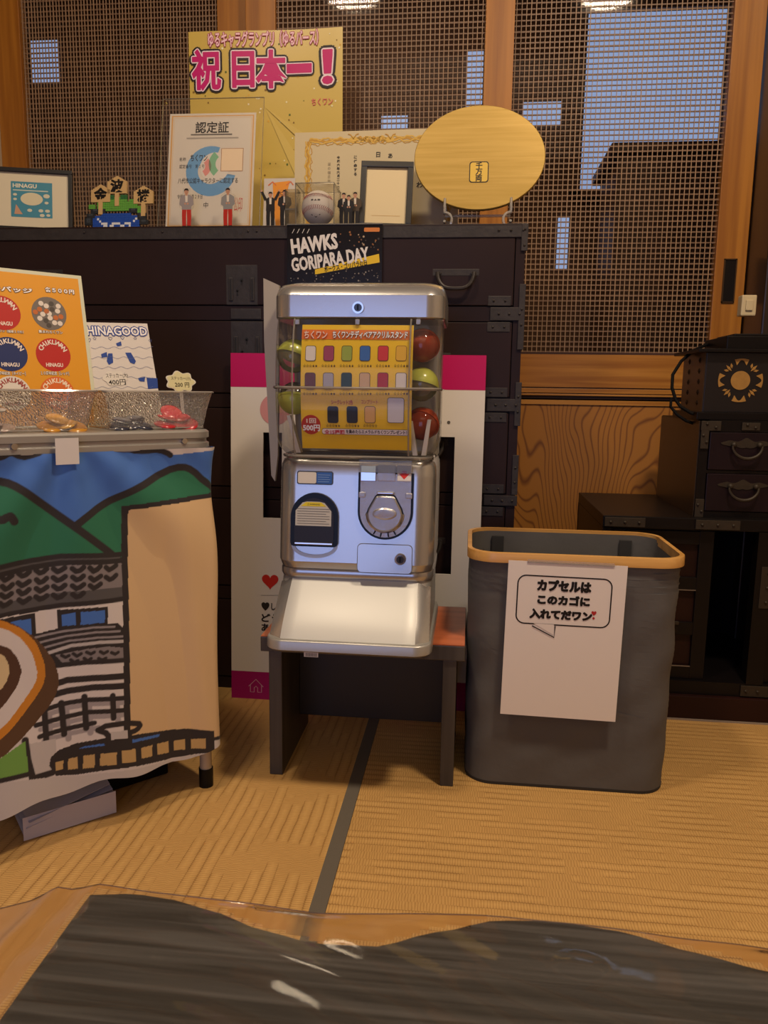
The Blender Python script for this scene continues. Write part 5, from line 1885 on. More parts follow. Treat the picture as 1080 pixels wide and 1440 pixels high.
# things pushed under the table
pb = thing('paper_bundle', 'sheaf of white printed sheets lying under the left table', 'papers', T(-0.222, 0.060, 0.0), (0, 0, TA - R(3)))
mb = MB()
for k in range(3):
    mb.add([(-0.085 + 0.004 * k, -0.03 - 0.004 * k, 0.012 + 0.010 * k), (0.058 - 0.003 * k, -0.03 + 0.004 * k, 0.034 + 0.008 * k), (0.058, 0.16, 0.045 + 0.008 * k), (-0.085, 0.16, 0.03 + 0.008 * k), (-0.085 + 0.004 * k, -0.03 - 0.004 * k, 0.0125 + 0.010 * k), (0.058 - 0.003 * k, -0.03 + 0.004 * k, 0.0345 + 0.008 * k), (0.058, 0.16, 0.0455 + 0.008 * k), (-0.085, 0.16, 0.0305 + 0.008 * k)],
           [(0, 3, 2, 1), (4, 5, 6, 7), (0, 1, 5, 4), (1, 2, 6, 5), (2, 3, 7, 6), (3, 0, 4, 7)])
mb.build('sheets', mat('sheet_grey_white', 'b9b4b4', 0.5), pb)
MB().box(-0.085, 0.058, -0.0315, -0.0305, 0.002, 0.040).build('front_sheet', MATS['sheet_grey_white'], pb)
pb2 = thing('storage_box', 'black storage box standing under the left table behind the white sheets', 'box', T(-0.100, 0.10, 0.0), (0, 0, TA))
MB().box(-0.06, 0.06, 0, 0.16, 0.0, 0.072, bev=0.003).build('body', M_BLACKP, pb2)
MB().box(-0.063, 0.063, -0.004, 0.165, 0.072, 0.082, bev=0.002).build('lid', mat('box_lid_blue', '3a5a92', 0.4), pb2)

# ================================================================== THINGS ON TOP OF THE CHEST
M_ACR = clear('acrylic', 'fdfcfa', 0.5, 0.04, diffuse=0.008)
M_ACRE = clear('acrylic_edge', 'd9d6cc', 2.0, 0.1, diffuse=0.25, dcol='c8c4b8')
M_FRAMEB = mat('frame_black', '17130f', 0.35, coat=0.2)


def frame_mesh(w_, h_, t_, dpt):
    mb = MB()
    mb.box(-w_, w_, 0, dpt, 0, t_, bev=0.0012).box(-w_, w_, 0, dpt, h_ - t_, h_, bev=0.0012)
    mb.box(-w_, -w_ + t_, 0, dpt, t_, h_ - t_, bev=0.0012).box(w_ - t_, w_, 0, dpt, t_, h_ - t_, bev=0.0012)
    return mb


# HINAGU picture in a dark frame
hf = thing('framed_print', 'dark frame with a small teal HINAGU print, at the left end of the chest', 'picture frame', (-1.008, 1.735, CT + 0.001), (R(-9), 0, R(16)))
frame_mesh(0.094, 0.142, 0.009, 0.014).build('frame', mat('frame_grey_black', '201d1b', 0.4, spec=0.3), hf)
MB().box(-0.086, 0.086, 0.006, 0.008, 0.008, 0.134).build('mount', mat('mount_cream', 'c9bda0', 0.6), hf)
pt = Print(lambda u, v, h: (u, 0.006 - h, v))
(a, b), (c, d) = on(hf, 14, 253), on(hf, 73, 306)
pt.rect(a, d, c, b, '3d7f92', 0)
x0, z0, sw_, sh_ = a, d, c - a, b - d
pt.text('HINAGU', x0 + sw_ * 0.05, z0 + sh_ * 0.83, x0 + sw_ * 0.62, z0 + sh_ * 0.94, 'd9d2b8', 1, 0.03)
pt.rect(x0 + sw_ * 0.05, z0 + sh_ * 0.74, x0 + sw_ * 0.9, z0 + sh_ * 0.77, 'b9c0b0', 1)
pt.disc(x0 + sw_ * 0.5, z0 + sh_ * 0.52, sw_ * 0.27, 'c9bf9e', 1, rz=sh_ * 0.18)
for fx, fz, r in ((0.10, 0.63, 0.05), (0.10, 0.5, 0.045), (0.86, 0.62, 0.08), (0.86, 0.43, 0.05), (0.45, 0.2, 0.06), (0.72, 0.2, 0.06), (0.88, 0.2, 0.06), (0.75, 0.07, 0.06), (0.9, 0.08, 0.05)):
    pt.disc(x0 + sw_ * fx, z0 + sh_ * fz, sw_ * r, 'c3bfa6', 1, rz=sh_ * r * 0.75, n=14)
pt.poly([(x0 + sw_ * 0.08, z0 + sh_ * 0.08), (x0 + sw_ * 0.28, z0 + sh_ * 0.08), (x0 + sw_ * 0.12, z0 + sh_ * 0.36)], 'b98c6e', 1)
pt.build('print', hf)
MB().box(-0.02, 0.02, 0.014, 0.05, 0, 0.06).build('easel_back', M_FRAMEB, hf)

# fuse-bead picture with three signposts in a clear sleeve
be = thing('bead_picture', 'fuse-bead picture of signposts and a blue pool in a clear sleeve', 'bead art', (-0.84, 1.79, CT + 0.002), (R(-6), 0, R(-2)))
MB().box(-0.103, 0.101, 0.004, 0.0055, 0, 0.192).build('sleeve', M_ACR, be)


def E_(px_, py_):
    return on(be, px_, py_)


BEAD = 0.0052
cells = {}


def px_rect(col, c0, r0, c1, r1):
    for cc in range(c0, c1 + 1):
        for rr in range(r0, r1 + 1):
            cells[(cc, rr)] = col


ex0, ez0 = E_(116, 320)
ncol = 32
# pool (rows counted from the bottom)
for rr, (c0, c1) in enumerate(((5, 26), (4, 28), (3, 28), (3, 27), (6, 25), (9, 22))):
    px_rect('1f49a0', c0, rr, c1, rr)
for cc, rr in ((9, 1), (10, 1), (11, 1), (14, 1), (15, 1), (16, 1), (17, 1), (20, 1), (21, 1), (22, 1), (8, 2), (7, 3), (24, 2), (25, 3), (10, 0), (11, 0), (13, 0), (14, 0), (18, 0), (19, 0), (22, 0)):
    cells[(cc, rr)] = 'd6d8dc'
for c0, r0, c1, r1 in ((1, 1, 4, 3), (2, 4, 5, 5), (4, 6, 7, 7), (8, 6, 10, 7), (27, 1, 30, 2), (26, 3, 29, 5), (22, 6, 25, 7)):
    px_rect('26292c', c0, r0, c1, r1)
    px_rect('3c4044', c0 + 1, r0 + 1, c1 - 1, r1)
for c0, r0, c1, r1 in ((3, 8, 5, 9), (7, 8, 10, 11), (22, 8, 25, 11), (26, 6, 28, 8), (11, 7, 21, 10), (12, 11, 20, 12)):
    px_rect('5d9a3c', c0, r0, c1, r1)
px_rect('2f6636', 12, 12, 14, 13); px_rect('2f6636', 18, 12, 20, 13)
bycol = {}
for (cc, rr), c in cells.items():
    bycol.setdefault(c, []).append((cc, rr))
names = {'1f49a0': 'pool', 'd6d8dc': 'ripples', '26292c': 'rock_outline', '3c4044': 'rocks', '5d9a3c': 'shrubs', '2f6636': 'dark_shrubs'}
for c, lst in bycol.items():
    mb = MB()
    for cc, rr in lst:
        mb.box(ex0 + cc * BEAD, ex0 + (cc + 0.94) * BEAD, -0.001, 0.0038, ez0 + rr * BEAD, ez0 + (rr + 0.94) * BEAD)
    mb.build(names[c], mat('bead_' + c, c, 0.4), be, kind='stuff')
for s_, px_, py_, hh in (('金', 142, 274, 0.055), ('波', 165, 262, 0.05), ('楼', 202, 276, 0.05)):
    cx_, cz_ = E_(px_, py_)
    wv = 0.0235
    pts = []
    for k in range(5):                      # stepped gable
        pts.append((cx_ - wv + k * BEAD, cz_ + 0.011 + k * BEAD * 0.55))
        pts.append((cx_ - wv + (k + 1) * BEAD * 0.9, cz_ + 0.011 + k * BEAD * 0.55))
    right = [(2 * cx_ - x, z) for x, z in pts[::-1]]
    sp = MB().prism([(cx_ - wv, cz_ - 0.017)] + pts + right + [(cx_ + wv, cz_ - 0.017)], -0.002, 0.0038)
    sp.box(cx_ - BEAD, cx_ + BEAD, -0.002, 0.0038, cz_ - 0.045, cz_ - 0.017)
    so = sp.build('signpost', mat('bead_tan', 'c2a06a', 0.45), be)
    pt = Print(h0=0.0023)
    pt.text(s_, cx_ - 0.0145, cz_ - 0.013, cx_ + 0.0145, cz_ + 0.014, '17130f', 0, 0.05)
    pt.build('character', so)

# certificate in an acrylic stand
ce = thing('certificate_stand', 'white certificate with a blue ring emblem in a clear acrylic stand', 'certificate', (-0.603, 1.775, CT + 0.002), (R(-11), 0, R(1)))
MB().box(-0.118, 0.118, 0.0, 0.002, 0, 0.31).build('acrylic_plate', M_ACR, ce)
mb = MB()
mb.box(-0.1185, -0.1175, -0.0005, 0.0025, 0, 0.31).box(0.1175, 0.1185, -0.0005, 0.0025, 0, 0.31).box(-0.1185, 0.1185, -0.0005, 0.0025, 0.3095, 0.3105)
mb.build('plate_edge', M_ACRE, ce)
for sx, zz in ((-0.112, 0.008), (0.112, 0.008), (-0.112, 0.302)):
    MB().cyl((sx, -0.004, zz), 0.0032, 0.008, 'Y', 12).build('screw', M_CHROME_S, ce, True, 50)
MB().box(-0.1005, 0.1005, 0.0022, 0.0032, 0.010, 0.276).build('sheet', mat('certificate_paper', 'd8d0c4', 0.5), ce)


def K(px_, py_):
    return on(ce, px_, py_)


pt = Print(lambda u, v, h: (u, 0.0021 - h, v), 0.0)
pt.EPS = 0.0001
for g, wd, c in ((0.006, 0.004, 'd9a860'), (0.010, 0.0012, 'e0bc86')):
    pt.stroke([(-0.1005 + g, 0.010 + g), (0.1005 - g, 0.010 + g), (0.1005 - g, 0.276 - g), (-0.1005 + g, 0.276 - g)], wd, c, 0, closed=True)
a, b = K(275, 171), K(321, 186)
pt.text('認定証', a[0], b[1], b[0], a[1], '201c1c', 2, 0.015)
a, b = K(268, 188), K(326, 189)
pt.rect(a[0], b[1], b[0], a[1], '6a645e', 2)
a, b = K(262, 193), K(335, 193.8)
pt.rect(a[0], b[1], b[0], a[1], 'a29a90', 2)
cx_, cz_ = K(296, 240)
pt.arcband(cx_, cz_, 0.030, 0.058, 70, 350, '6fa3cf', 1)
pt.disc(cx_ + 0.009, cz_ + 0.009, 0.034, 'd8d0c4', 1.5)
cx2, cz2 = K(288, 236)
pt.arcband(cx2 - 0.012, cz2 + 0.004, 0.012, 0.026, -60, 45, 'd99088', 2, 14)
pt.arcband(cx2 + 0.044, cz2 + 0.010, 0.020, 0.036, 130, 230, '7fb48e', 2, 14)
a, b = K(311, 208), K(341, 240)
pt.rect(a[0], b[1], b[0], a[1], 'a06a3c', 2)
pt.rect(a[0] + 0.0012, b[1] + 0.0012, b[0] - 0.0012, a[1] - 0.0012, 'e6cfae', 3)
for s_, xa, ya, xb, yb_, bo in (('名称', 252, 221, 261, 226, 0), ('ちくワン', 268, 217, 291, 226, 0.02), ('認定番号　第１号', 252, 231, 287, 236, 0), ('八代市公認キャラクターに認定する', 250, 250, 334, 257, 0.01), ('令和６年２月２９日', 249, 273, 284, 279, 0), ('中', 286, 284, 292, 292, 0)):
    a, b = K(xa, ya), K(xb, yb_)
    pt.text(s_, a[0], b[1], b[0], a[1], '2c2826', 3, bo)
a, b = K(329, 277), K(340, 297)
pt.text('公印', a[0], b[1], b[0], a[1], 'c2605a', 3)
pt.build('printed_face', ce)

# celebration poster behind
po = thing('celebration_poster', 'glossy yellow celebration poster with big magenta characters, tallest on the chest', 'poster', (-0.513, 1.955, CT + 0.002), (R(-1.5), R(-0.5), 0))
pw_, ph_ = 0.188, 0.502


def bend(u, v, h):
    return (u, 0.006 * math.sin(u * 12 + 0.5) * (v / ph_) - h, v)


mb = MB()
rows_ = []
for k in range(17):
    rows_.append([bend(-pw_ + 2 * pw_ * q_ / 16, ph_ * k / 16, 0) for q_ in range(17)])
mb.loft(rows_, cap0=False, cap1=False, closed=False)
M_POST_Y = mat('poster_yellow', 'cdb258', 0.3, coat=0.12, coat_r=0.12)
mb.build('sheet', M_POST_Y, po, True)


def O(px_, py_):
    return on(po, px_, py_)


pt = Print(bend, 0.0008)
pt.EPS = 0.0004
rg = random.Random(11)
for k in range(90):
    u_, v_ = rg.uniform(-pw_ + 0.006, pw_ - 0.006), rg.uniform(0.16, ph_ - 0.006)
    s2 = rg.uniform(0.0015, 0.0032)
    an = rg.uniform(0, 3)
    pt.poly([(u_ + s2 * math.cos(an + q_ * math.pi / 2), v_ + s2 * math.sin(an + q_ * math.pi / 2)) for q_ in range(4)], rg.choice(['8a6a2a', 'e6dca8', '5a6a2c', 'd8a83a', 'efe8c4']), 0)
# pale rays in the ground colour
for an in (200, 232, 262, 300, 330):
    cx_, cz_ = O(372, 150)
    pt.poly([(cx_, cz_)] + [(max(-pw_, min(pw_, cx_ + 0.3 * math.cos(R(an + q_)))), max(0.0, cz_ + 0.3 * math.sin(R(an + q_)))) for q_ in (-5, 5)], 'd2b862', 0)
a, b = O(294, 47), O(447, 62)
pt.text('ゆるキャラグランプリ（ゆるバース）', a[0], b[1], b[0], a[1], 'f0c8d0', 3, 0.02, [(0.10, 'a01c50')])
for s_, xa, ya, xb, yb_ in (('祝', 272, 74, 311, 126), ('日', 328, 75, 357, 122), ('本', 361, 72, 401, 122), ('一', 404, 92, 437, 99), ('！', 455, 71, 466, 116)):
    a, b = O(xa, ya), O(xb, yb_)
    pt.text(s_, a[0], b[1], b[0], a[1], 'c4146e', 3, 0.035, [(0.13, '1c1016'), (0.07, 'ecd8e0')])
a, b = O(438, 138), O(468, 147)
pt.text('ちくワン', a[0], b[1], b[0], a[1], 'd06a60', 2, 0.02)
pt.build('printed_face', po)

# award certificate, landscape
aw = thing('award_certificate', 'cream award certificate with gold scroll border behind the baseball', 'certificate', (-0.232, 1.855, CT + 0.012), (R(-5), R(-0.6), 0))
aw_, ah_ = 0.190, 0.232
MB().box(-aw_, aw_, 0, 0.003, 0, ah_).build('sheet', mat('award_paper', 'c6b690', 0.6), aw)
MB().box(-0.03, 0.03, 0.003, 0.05, -0.01, 0.12).build('easel_back', mat('easel_brown', '6a4a28', 0.6), aw)


def W(px_, py_):
    return on(aw, px_, py_)


pt = Print()
gx0, gz1 = W(433, 199)
gx1, gz0 = aw_ - 0.022, 0.025
GC, GC2 = 'b98a2c', 'd0a848'
wob = lambda t, f: 0.0022 * math.sin(t * f) + 0.0012 * math.sin(t * f * 2.3)
for off, wd, c, f in ((0, 0.0065, GC, 130), (0.004, 0.003, GC2, 170), (-0.004, 0.003, GC2, 210), (0.008, 0.0018, GC, 260)):
    pts = [(gx0 + 0.004 + (gx1 - gx0 - 0.008) * t, gz1 - off + wob(t * 0.3, f)) for t in np.linspace(0, 1, 90)]
    pt.stroke(pts, wd, c, 1 if c == GC else 2)
    for gx, sg in ((gx0, 1), (gx1, -1)):
        pts = [(gx + sg * off + wob(t * 0.2, f), gz0 + (gz1 - gz0) * t) for t in np.linspace(0, 1, 60)]
        pt.stroke(pts, wd, c, 1 if c == GC else 2)
for k in range(14):
    cx_, cz_ = W(500 + 3.2 * k, 198 - 2 * (k % 3))
    pt.disc(cx_, cz_, 0.0045, GC2 if k % 2 else GC, 2, n=10)
for px_ in (497, 549):
    cx_, cz_ = W(px_, 196)
    pt.disc(cx_, cz_, 0.009, GC2, 3, rz=0.006, n=14)
    for q_ in (-1, 1):
        pt.stroke([(cx_, cz_), (cx_ + 0.006 * q_, cz_ + 0.010), (cx_ + 0.012 * q_, cz_ + 0.012)], 0.0022, GC, 3)
for s_, px_, py_, ch_ in (('令和六年六月二十七日', 476, 219, 0.0083), ('に任命する', 500, 218, 0.0095), ('日', 532, 214, 0.011), ('あ', 549, 216, 0.010), ('わ', 590, 256, 0.013)):
    x_, z_ = W(px_, py_)
    pt.vtext(s_, x_, z_, ch_, ch_ * (0.80 if len(s_) > 1 else 1.1), '1f1a14', 2, 0.02)
x_, z_ = W(463, 228)
pt.vtext('湯の宿日奈久', x_, z_, 0.0095, 0.007, '8a7c62', 2)
pt.build('printed_face', aw)

# small black frame
tf = thing('framed_picture', 'small black upright frame with a plain cream picture in front of the award', 'picture frame', (-0.198, 1.745, CT + 0.001), (R(-8), R(1.5), R(2)))
frame_mesh(0.057, 0.146, 0.0125, 0.014).build('frame', M_FRAMEB, tf)
MB().box(-0.046, 0.046, 0.006, 0.009, 0.011, 0.135).build('picture', mat('picture_cream', 'd2bf94', 0.55), tf)
pt = Print(lambda u, v, h: (u, 0.006 - h, v))
pt.stroke([(-0.030, 0.030), (0.032, 0.030)], 0.0008, 'c09a5a', 0)
pt.build('print', tf)
MB().box(-0.02, 0.02, 0.014, 0.045, 0, 0.07).build('easel_back', M_FRAMEB, tf)

# gold oval plaque on a clear stand
gp = thing('gold_plaque', 'large oval gold plaque with a small emblem tablet at the right of the chest', 'plaque', (0.002, 1.775, 1.198), (R(-7), 0, 0))
M_GOLD = wood('brushed_gold', 'a8893c', 'b5954a', 'X', 2.2, 0.4, 0.0)
bsdf(M_GOLD).inputs['Metallic'].default_value = 0.35
mb = MB().loft([[(x, y, z) for x, z in ell(0, 0, 0.140 - g, 0.111 - g, 72)] for y, g in ((0, 0.0012), (0.0012, 0), (0.010, 0), (0.011, 0.001))])
mb.build('disc', M_GOLD, gp, True, 30)


def D(px_, py_):
    return on(gp, px_, py_)


pt = Print()
a, b = D(661, 228), D(686, 256)
pt.rr(a[0] - 0.001, b[1] - 0.001, b[0] + 0.001, a[1] + 0.001, 0.006, '1c1712', 0)
pt.rr(a[0] + 0.001, b[1] + 0.001, b[0] - 0.001, a[1] - 0.001, 0.005, 'd8b44a', 1)
x_ = (a[0] + b[0]) / 2
pt.vtext('千万両', x_, a[1] - 0.001, 0.0135, 0.0135, '1c1712', 2, 0.03)
pt.build('emblem_tablet', gp)
es = thing('plaque_stand', 'clear curled acrylic easel holding the gold plaque', 'stand', (0.002, 1.765, CT))
M_STAND = clear('stand_acrylic', 'f2f0ea', 2.2, 0.05, diffuse=0.35, dcol='e4dfd6')
for sx in (-1, 1):
    x_ = sx * 0.071
    pts = [(x_ - sx * 0.0, 0.0, 0.066), (x_, -0.004, 0.058), (x_, -0.004, 0.046), (x_, -0.002, 0.036)]
    pts += [(x_ + sx * (0.002 - 0.014 * math.sin(R(t))) * 1.0 - sx * 0.004, -0.004 - 0.004 * math.sin(R(t)), 0.020 + 0.016 * math.cos(R(t))) for t in range(0, 200, 20)]
    mb = MB().tube(pts, 0.0030, 8)
    mb.build('hook', M_STAND, es, True)
    MB().tube([(x_, 0.0, 0.036), (x_, 0.03, 0.06), (x_, 0.045, 0.10)], 0.003, 8).build('back_prop', M_STAND, es, True)
    MB().tube([(x_, 0.0, 0.020), (x_, 0.03, 0.008), (x_, 0.06, 0.003)], 0.003, 8).build('foot', M_STAND, es, True)
MB().tube([(-0.071, 0.02, 0.034), (0.071, 0.02, 0.034)], 0.003, 8).build('cross_bar', M_STAND, es, True)

# baseball in a clear cube
q = at(448, 289, 1.745)
bb_ = thing('ball_case', 'clear plastic cube standing on the chest front, holding the baseball', 'case', (q.x, 1.745, CT))
mb = MB()
g = 0.0415
H_ = 0.087
for bx in ((-g, g, -g, -g + 0.0015, 0, H_), (-g, g, g - 0.0015, g, 0, H_), (-g, -g + 0.0015, -g, g, 0, H_), (g - 0.0015, g, -g, g, 0, H_), (-g, g, -g, g, H_ - 0.0015, H_)):
    mb.box(*bx)
mb.build('walls', M_ACR, bb_)
mb = MB()
for x_ in (-g, g):
    for y_ in (-g, g):
        mb.tube([(x_, y_, 0), (x_, y_, H_)], 0.0012, 5)
mb.tube([(-g, -g, H_), (g, -g, H_), (g, g, H_), (-g, g, H_)], 0.0012, 5, cyclic=True)
mb.build('edges', M_ACRE, bb_)
MB().cyl((0, 0, 0.001), 0.016, 0.008, 'Z', 20, r2=0.013).build('ball_seat', M_ACRE, bb_, True, 50)
ba = thing('baseball', 'white baseball with red stitching inside the clear cube', 'baseball', (q.x, 1.745, CT + 0.0445), (R(0), 0, 0))
RB = 0.0365
MB().sphere((0, 0, 0), RB, 36, 22, z0=-0.9999, z1=0.9999).build('leather', mat('leather_white', 'e6e0d8', 0.5, bump=(300, 0.15)), ba, True, 60)
M_ST = mat('stitch_red', '9a2a22', 0.6)


def seam(k):
    mb = MB()
    base_z = 0.020 if k == 0 else -0.006
    pts = []
    for t in np.linspace(-78, 78, 25):
        a_ = R(t)
        zz = base_z - (0.0 if k == 0 else 0.010) * (1 - math.cos(a_)) * (-1 if k == 0 else 1) + (0.002 * math.cos(a_ * 2))
        rr = math.sqrt(max(1e-6, RB * RB - zz * zz))
        pts.append(Vector((rr * math.sin(a_), -rr * math.cos(a_), zz)) * 1.004)
    for i, p_ in enumerate(pts[1:-1], 1):
        t_ = (pts[i + 1] - pts[i - 1]).normalized()
        up_ = p_.normalized().cross(t_)
        for sg in (-1, 1):
            mb.tube([p_, p_ + up_ * 0.0045 * sg + t_ * 0.0018], 0.00055, 4)
    return mb.build('stitching', M_ST, ba, kind='stuff')


seam(0)
seam(1)
pt = Print(lambda u, v, h: (u, -math.sqrt(max(1e-6, (RB + 0.0002) ** 2 - u * u - v * v)) - h, v), 0.0)
pt.text('●▲■', -0.010, 0.008, 0.010, 0.012, '5a5450', 0)
pt.stroke([(-0.010, -0.019), (0.0, -0.024), (0.0095, -0.0185)], 0.0015, '2a2624', 0)
pt.build('ball_print', ba)
q = at(412, 290, 1.75)
cbx = thing('clear_box', 'small empty clear plastic box just left of the baseball cube', 'box', (q.x, 1.75, CT))
mb = MB()
for bx in ((-0.014, 0.014, -0.014, -0.013, 0, 0.083), (-0.014, 0.014, 0.013, 0.014, 0, 0.083), (-0.014, -0.013, -0.014, 0.014, 0, 0.083), (0.013, 0.014, -0.014, 0.014, 0, 0.083)):
    mb.box(*bx)
mb.build('walls', clear('box_plastic', 'efe6d0', 1.3, 0.06, 0.12, 'dcd0b4'), cbx)
MB().box(-0.0145, 0.0145, -0.0145, 0.0145, 0.040, 0.043).build('divider', M_ACRE, cbx)

# orange and white card behind the standees
oc = thing('prize_card', 'white card with an orange hanging banner behind the acrylic figures', 'card', (at(391, 300, 1.80).x, 1.80, CT), (R(-8), 0, 0))
MB().box(-0.036, 0.036, 0, 0.002, 0, 0.128).build('card', mat('card_grey_white', 'bdb4aa', 0.4), oc)
pt = Print()
pt.poly([(-0.016, 0.118), (0.024, 0.122), (0.010, 0.060), (0.006, 0.018), (-0.006, 0.018), (-0.012, 0.060)], 'd98a24', 0)
pt.stroke([(-0.026, 0.112), (-0.016, 0.120), (-0.008, 0.112)], 0.003, 'c8693a', 1)
pt.stroke([(0.016, 0.112), (0.026, 0.120), (0.032, 0.112)], 0.003, 'c8693a', 1)
pt.vtext('祝', 0.004, 0.100, 0.020, 0.016, '6a3412', 1)
pt.build('printed_face', oc)


# acrylic figures: small photo standees of people
def standee(label, px_, Y, hgt, top, legs, hair='241a16', pose='arms_down', turn=0):
    q_ = at(px_, 300, Y)
    t = thing('acrylic_figure', label, 'figure', (q_.x, Y, CT), (R(-3), 0, R(turn)), 'acrylic figures on the chest')
    k = hgt
    MB().loft([[(x, y, z) for x, y in ell(0, 0.002, 0.013, 0.009, 20)] for z in (0.0, 0.003)]).build('base', M_ACR, t)
    sil = [(-0.14, 0.03), (-0.13, 0.45), (-0.20, 0.55), (-0.19, 0.82), (-0.09, 0.88), (-0.09, 1.01), (0.09, 1.01), (0.09, 0.88), (0.19, 0.82), (0.20, 0.55), (0.13, 0.45), (0.14, 0.03)]
    if pose == 'arms_up':
        sil = sil[:3] + [(-0.20, 0.80), (-0.30, 1.05), (-0.20, 1.06), (-0.10, 0.92), (-0.09, 1.02), (0.09, 1.02), (0.10, 0.92), (0.22, 1.06), (0.32, 1.04), (0.20, 0.80)] + sil[9:]
    MB().prism([(x * k, z * k + 0.003) for x, z in sil], 0.0, 0.0022).build('acrylic_cutout', M_ACR, t)
    pt = Print(lambda u, v, h: (u * k, -h, v * k + 0.003))
    skin = 'b98a6e'
    for sg in (-1, 1):       # legs, shoes
        pt.poly([(sg * 0.015, 0.06), (sg * 0.115, 0.06), (sg * 0.125, 0.30), (sg * 0.12, 0.50), (0.0, 0.50), (sg * 0.012, 0.30)], legs, 0)
        pt.poly([(sg * 0.01, 0.03), (sg * 0.13, 0.03), (sg * 0.115, 0.065), (sg * 0.015, 0.065)], '1a1614', 1)
        if pose == 'arms_up':
            pt.poly([(sg * 0.10, 0.80), (sg * 0.17, 0.74), (sg * 0.29, 1.00), (sg * 0.23, 1.03)], top, 1)
            pt.disc(sg * 0.26, 1.03, 0.028, skin, 2, n=10)
        else:
            pt.poly([(sg * 0.10, 0.82), (sg * 0.17, 0.78), (sg * 0.195, 0.60), (sg * 0.12, 0.54), (sg * 0.02, 0.60), (sg * 0.03, 0.64), (sg * 0.11, 0.62)], top, 1)
            pt.disc(sg * 0.035, 0.62, 0.026, skin, 2, n=10)
    pt.poly([(-0.13, 0.47), (0.13, 0.47), (0.125, 0.65), (0.14, 0.80), (0.05, 0.85), (-0.05, 0.85), (-0.14, 0.80), (-0.125, 0.65)], top, 0.5)
    pt.poly([(-0.03, 0.66), (0.03, 0.66), (0.035, 0.85), (-0.035, 0.85)], 'cfc4b4', 1)
    pt.poly([(-0.03, 0.82), (0.03, 0.82), (0.03, 0.88), (-0.03, 0.88)], skin, 1.5)
    pt.disc(0, 0.915, 0.058, skin, 2, rz=0.070, n=18)
    pt.poly([(-0.062, 0.92), (-0.055, 0.975), (-0.02, 1.0), (0.03, 0.998), (0.058, 0.97), (0.062, 0.92), (0.04, 0.95), (-0.035, 0.955)], hair, 3)
    for sg in (-1, 1):
        pt.disc(sg * 0.022, 0.918, 0.006, '1c1412', 3, n=8)
    pt.stroke([(-0.018, 0.876), (0.0, 0.872), (0.018, 0.876)], 0.007, '7a3a30', 3)
    pt.stroke([(0.0, 0.912), (0.004, 0.895)], 0.005, '96684e', 3)
    pt.build('photo_print', t)


standee('acrylic figure of a person in red trousers, leftmost before the white certificate', 262, 1.735, 0.085, '8f8684', 'b02a1e')
standee('acrylic figure of a person in red trousers at the right of the white certificate', 320, 1.735, 0.085, '868482', 'b02a1e', turn=-6)
standee('acrylic figure of a person in black with both arms raised', 380, 1.737, 0.076, '1d1816', '17130f', pose='arms_up')
standee('acrylic figure of a person in a black suit, arms down, beside the orange banner', 400, 1.737, 0.080, '1c1818', '15110f')
standee('acrylic figure in black, leftmost of the three right of the baseball', 483, 1.737, 0.072, '191616', '15110f')
standee('acrylic figure in black, middle of the three right of the baseball', 490, 1.732, 0.066, '1b1818', '15110f')
standee('acrylic figure in a brown top, half hidden by the small black frame', 499, 1.740, 0.074, '4a3c2c', '1c1714')

# HAWKS card hanging on the chest front
hk = thing('event_card', 'glossy black event card lettered HAWKS GORIPARA DAY on the chest front', 'card', (at(470, 397, 1.688).x, 1.687, at(470, 397, 1.688).z - 0.012), (R(-1), 0, 0))
hw_, hh_ = 0.1025, 0.131
MB().box(-hw_, hw_, 0, 0.0015, 0, hh_).build('sleeve', mat('card_black_gloss', '14110f', 0.25, spec=0.3, coat=0.1, coat_r=0.1), hk)


def Hk(px_, py_):
    return on(hk, px_, py_)


pt = Print()


def slant(s_, xa, ya, xb, yb_, drop, col, bold, outl=()):
    a, b = Hk(xa, ya), Hk(xb, yb_)
    pt.text(s_, a[0], b[1], b[0], a[1], col, 2, bold, outl, rot=drop)


slant('HAWKS', 410, 333, 474, 353, R(7), 'd6d0cc', 0.05)
slant('GORIPARA DAY', 410, 356, 518, 374, R(8), 'd6d0cc', 0.045)
a, b = Hk(444, 374), Hk(535, 366)
pt.poly([Hk(443, 379), Hk(443, 386), Hk(534, 369), Hk(533, 357)], 'd9b52a', 1)
slant('ホークス・ゴリパラの日', 456, 370, 516, 378, R(9), '1a1612', 0.03)
rg = random.Random(5)
for k in range(60):
    u_, v_ = Hk(rg.uniform(405, 536), rg.uniform(378, 396))
    pt.disc(u_, v_, rg.uniform(0.0008, 0.0018), rg.choice(['4a443e', '6a625a', '8a8278', '3a2c24']), 0, n=6)
for k in range(26):
    u_, v_ = Hk(rg.uniform(478, 534), rg.uniform(326, 352))
    pt.disc(u_, v_, rg.uniform(0.001, 0.0024), rg.choice(['6a4a34', '3a3430', '8a5a30', 'a08a70']), 0, n=6)
pt.rr(*Hk(512, 326), *Hk(534, 320), 0.002, 'c8783a', 1)
for x_ in (411, 418, 425, 432):
    a, b = Hk(x_, 328), Hk(x_ + 3, 322)
    pt.stroke([a, b], 0.0012, 'c8c2bc', 1)
pt.build('printed_face', hk)
MB().box(-hw_, hw_, -0.002, 0.004, hh_ - 0.001, hh_ + 0.0012).build('fold', M_ACRE, hk)

# ================================================================== FOREGROUND TABLE UNDER CLEAR SHEET
ft = thing('low_table', 'dark grained low table with a scalloped edge in the foreground', 'table', (0, 0, 0))
FZ = 0.378


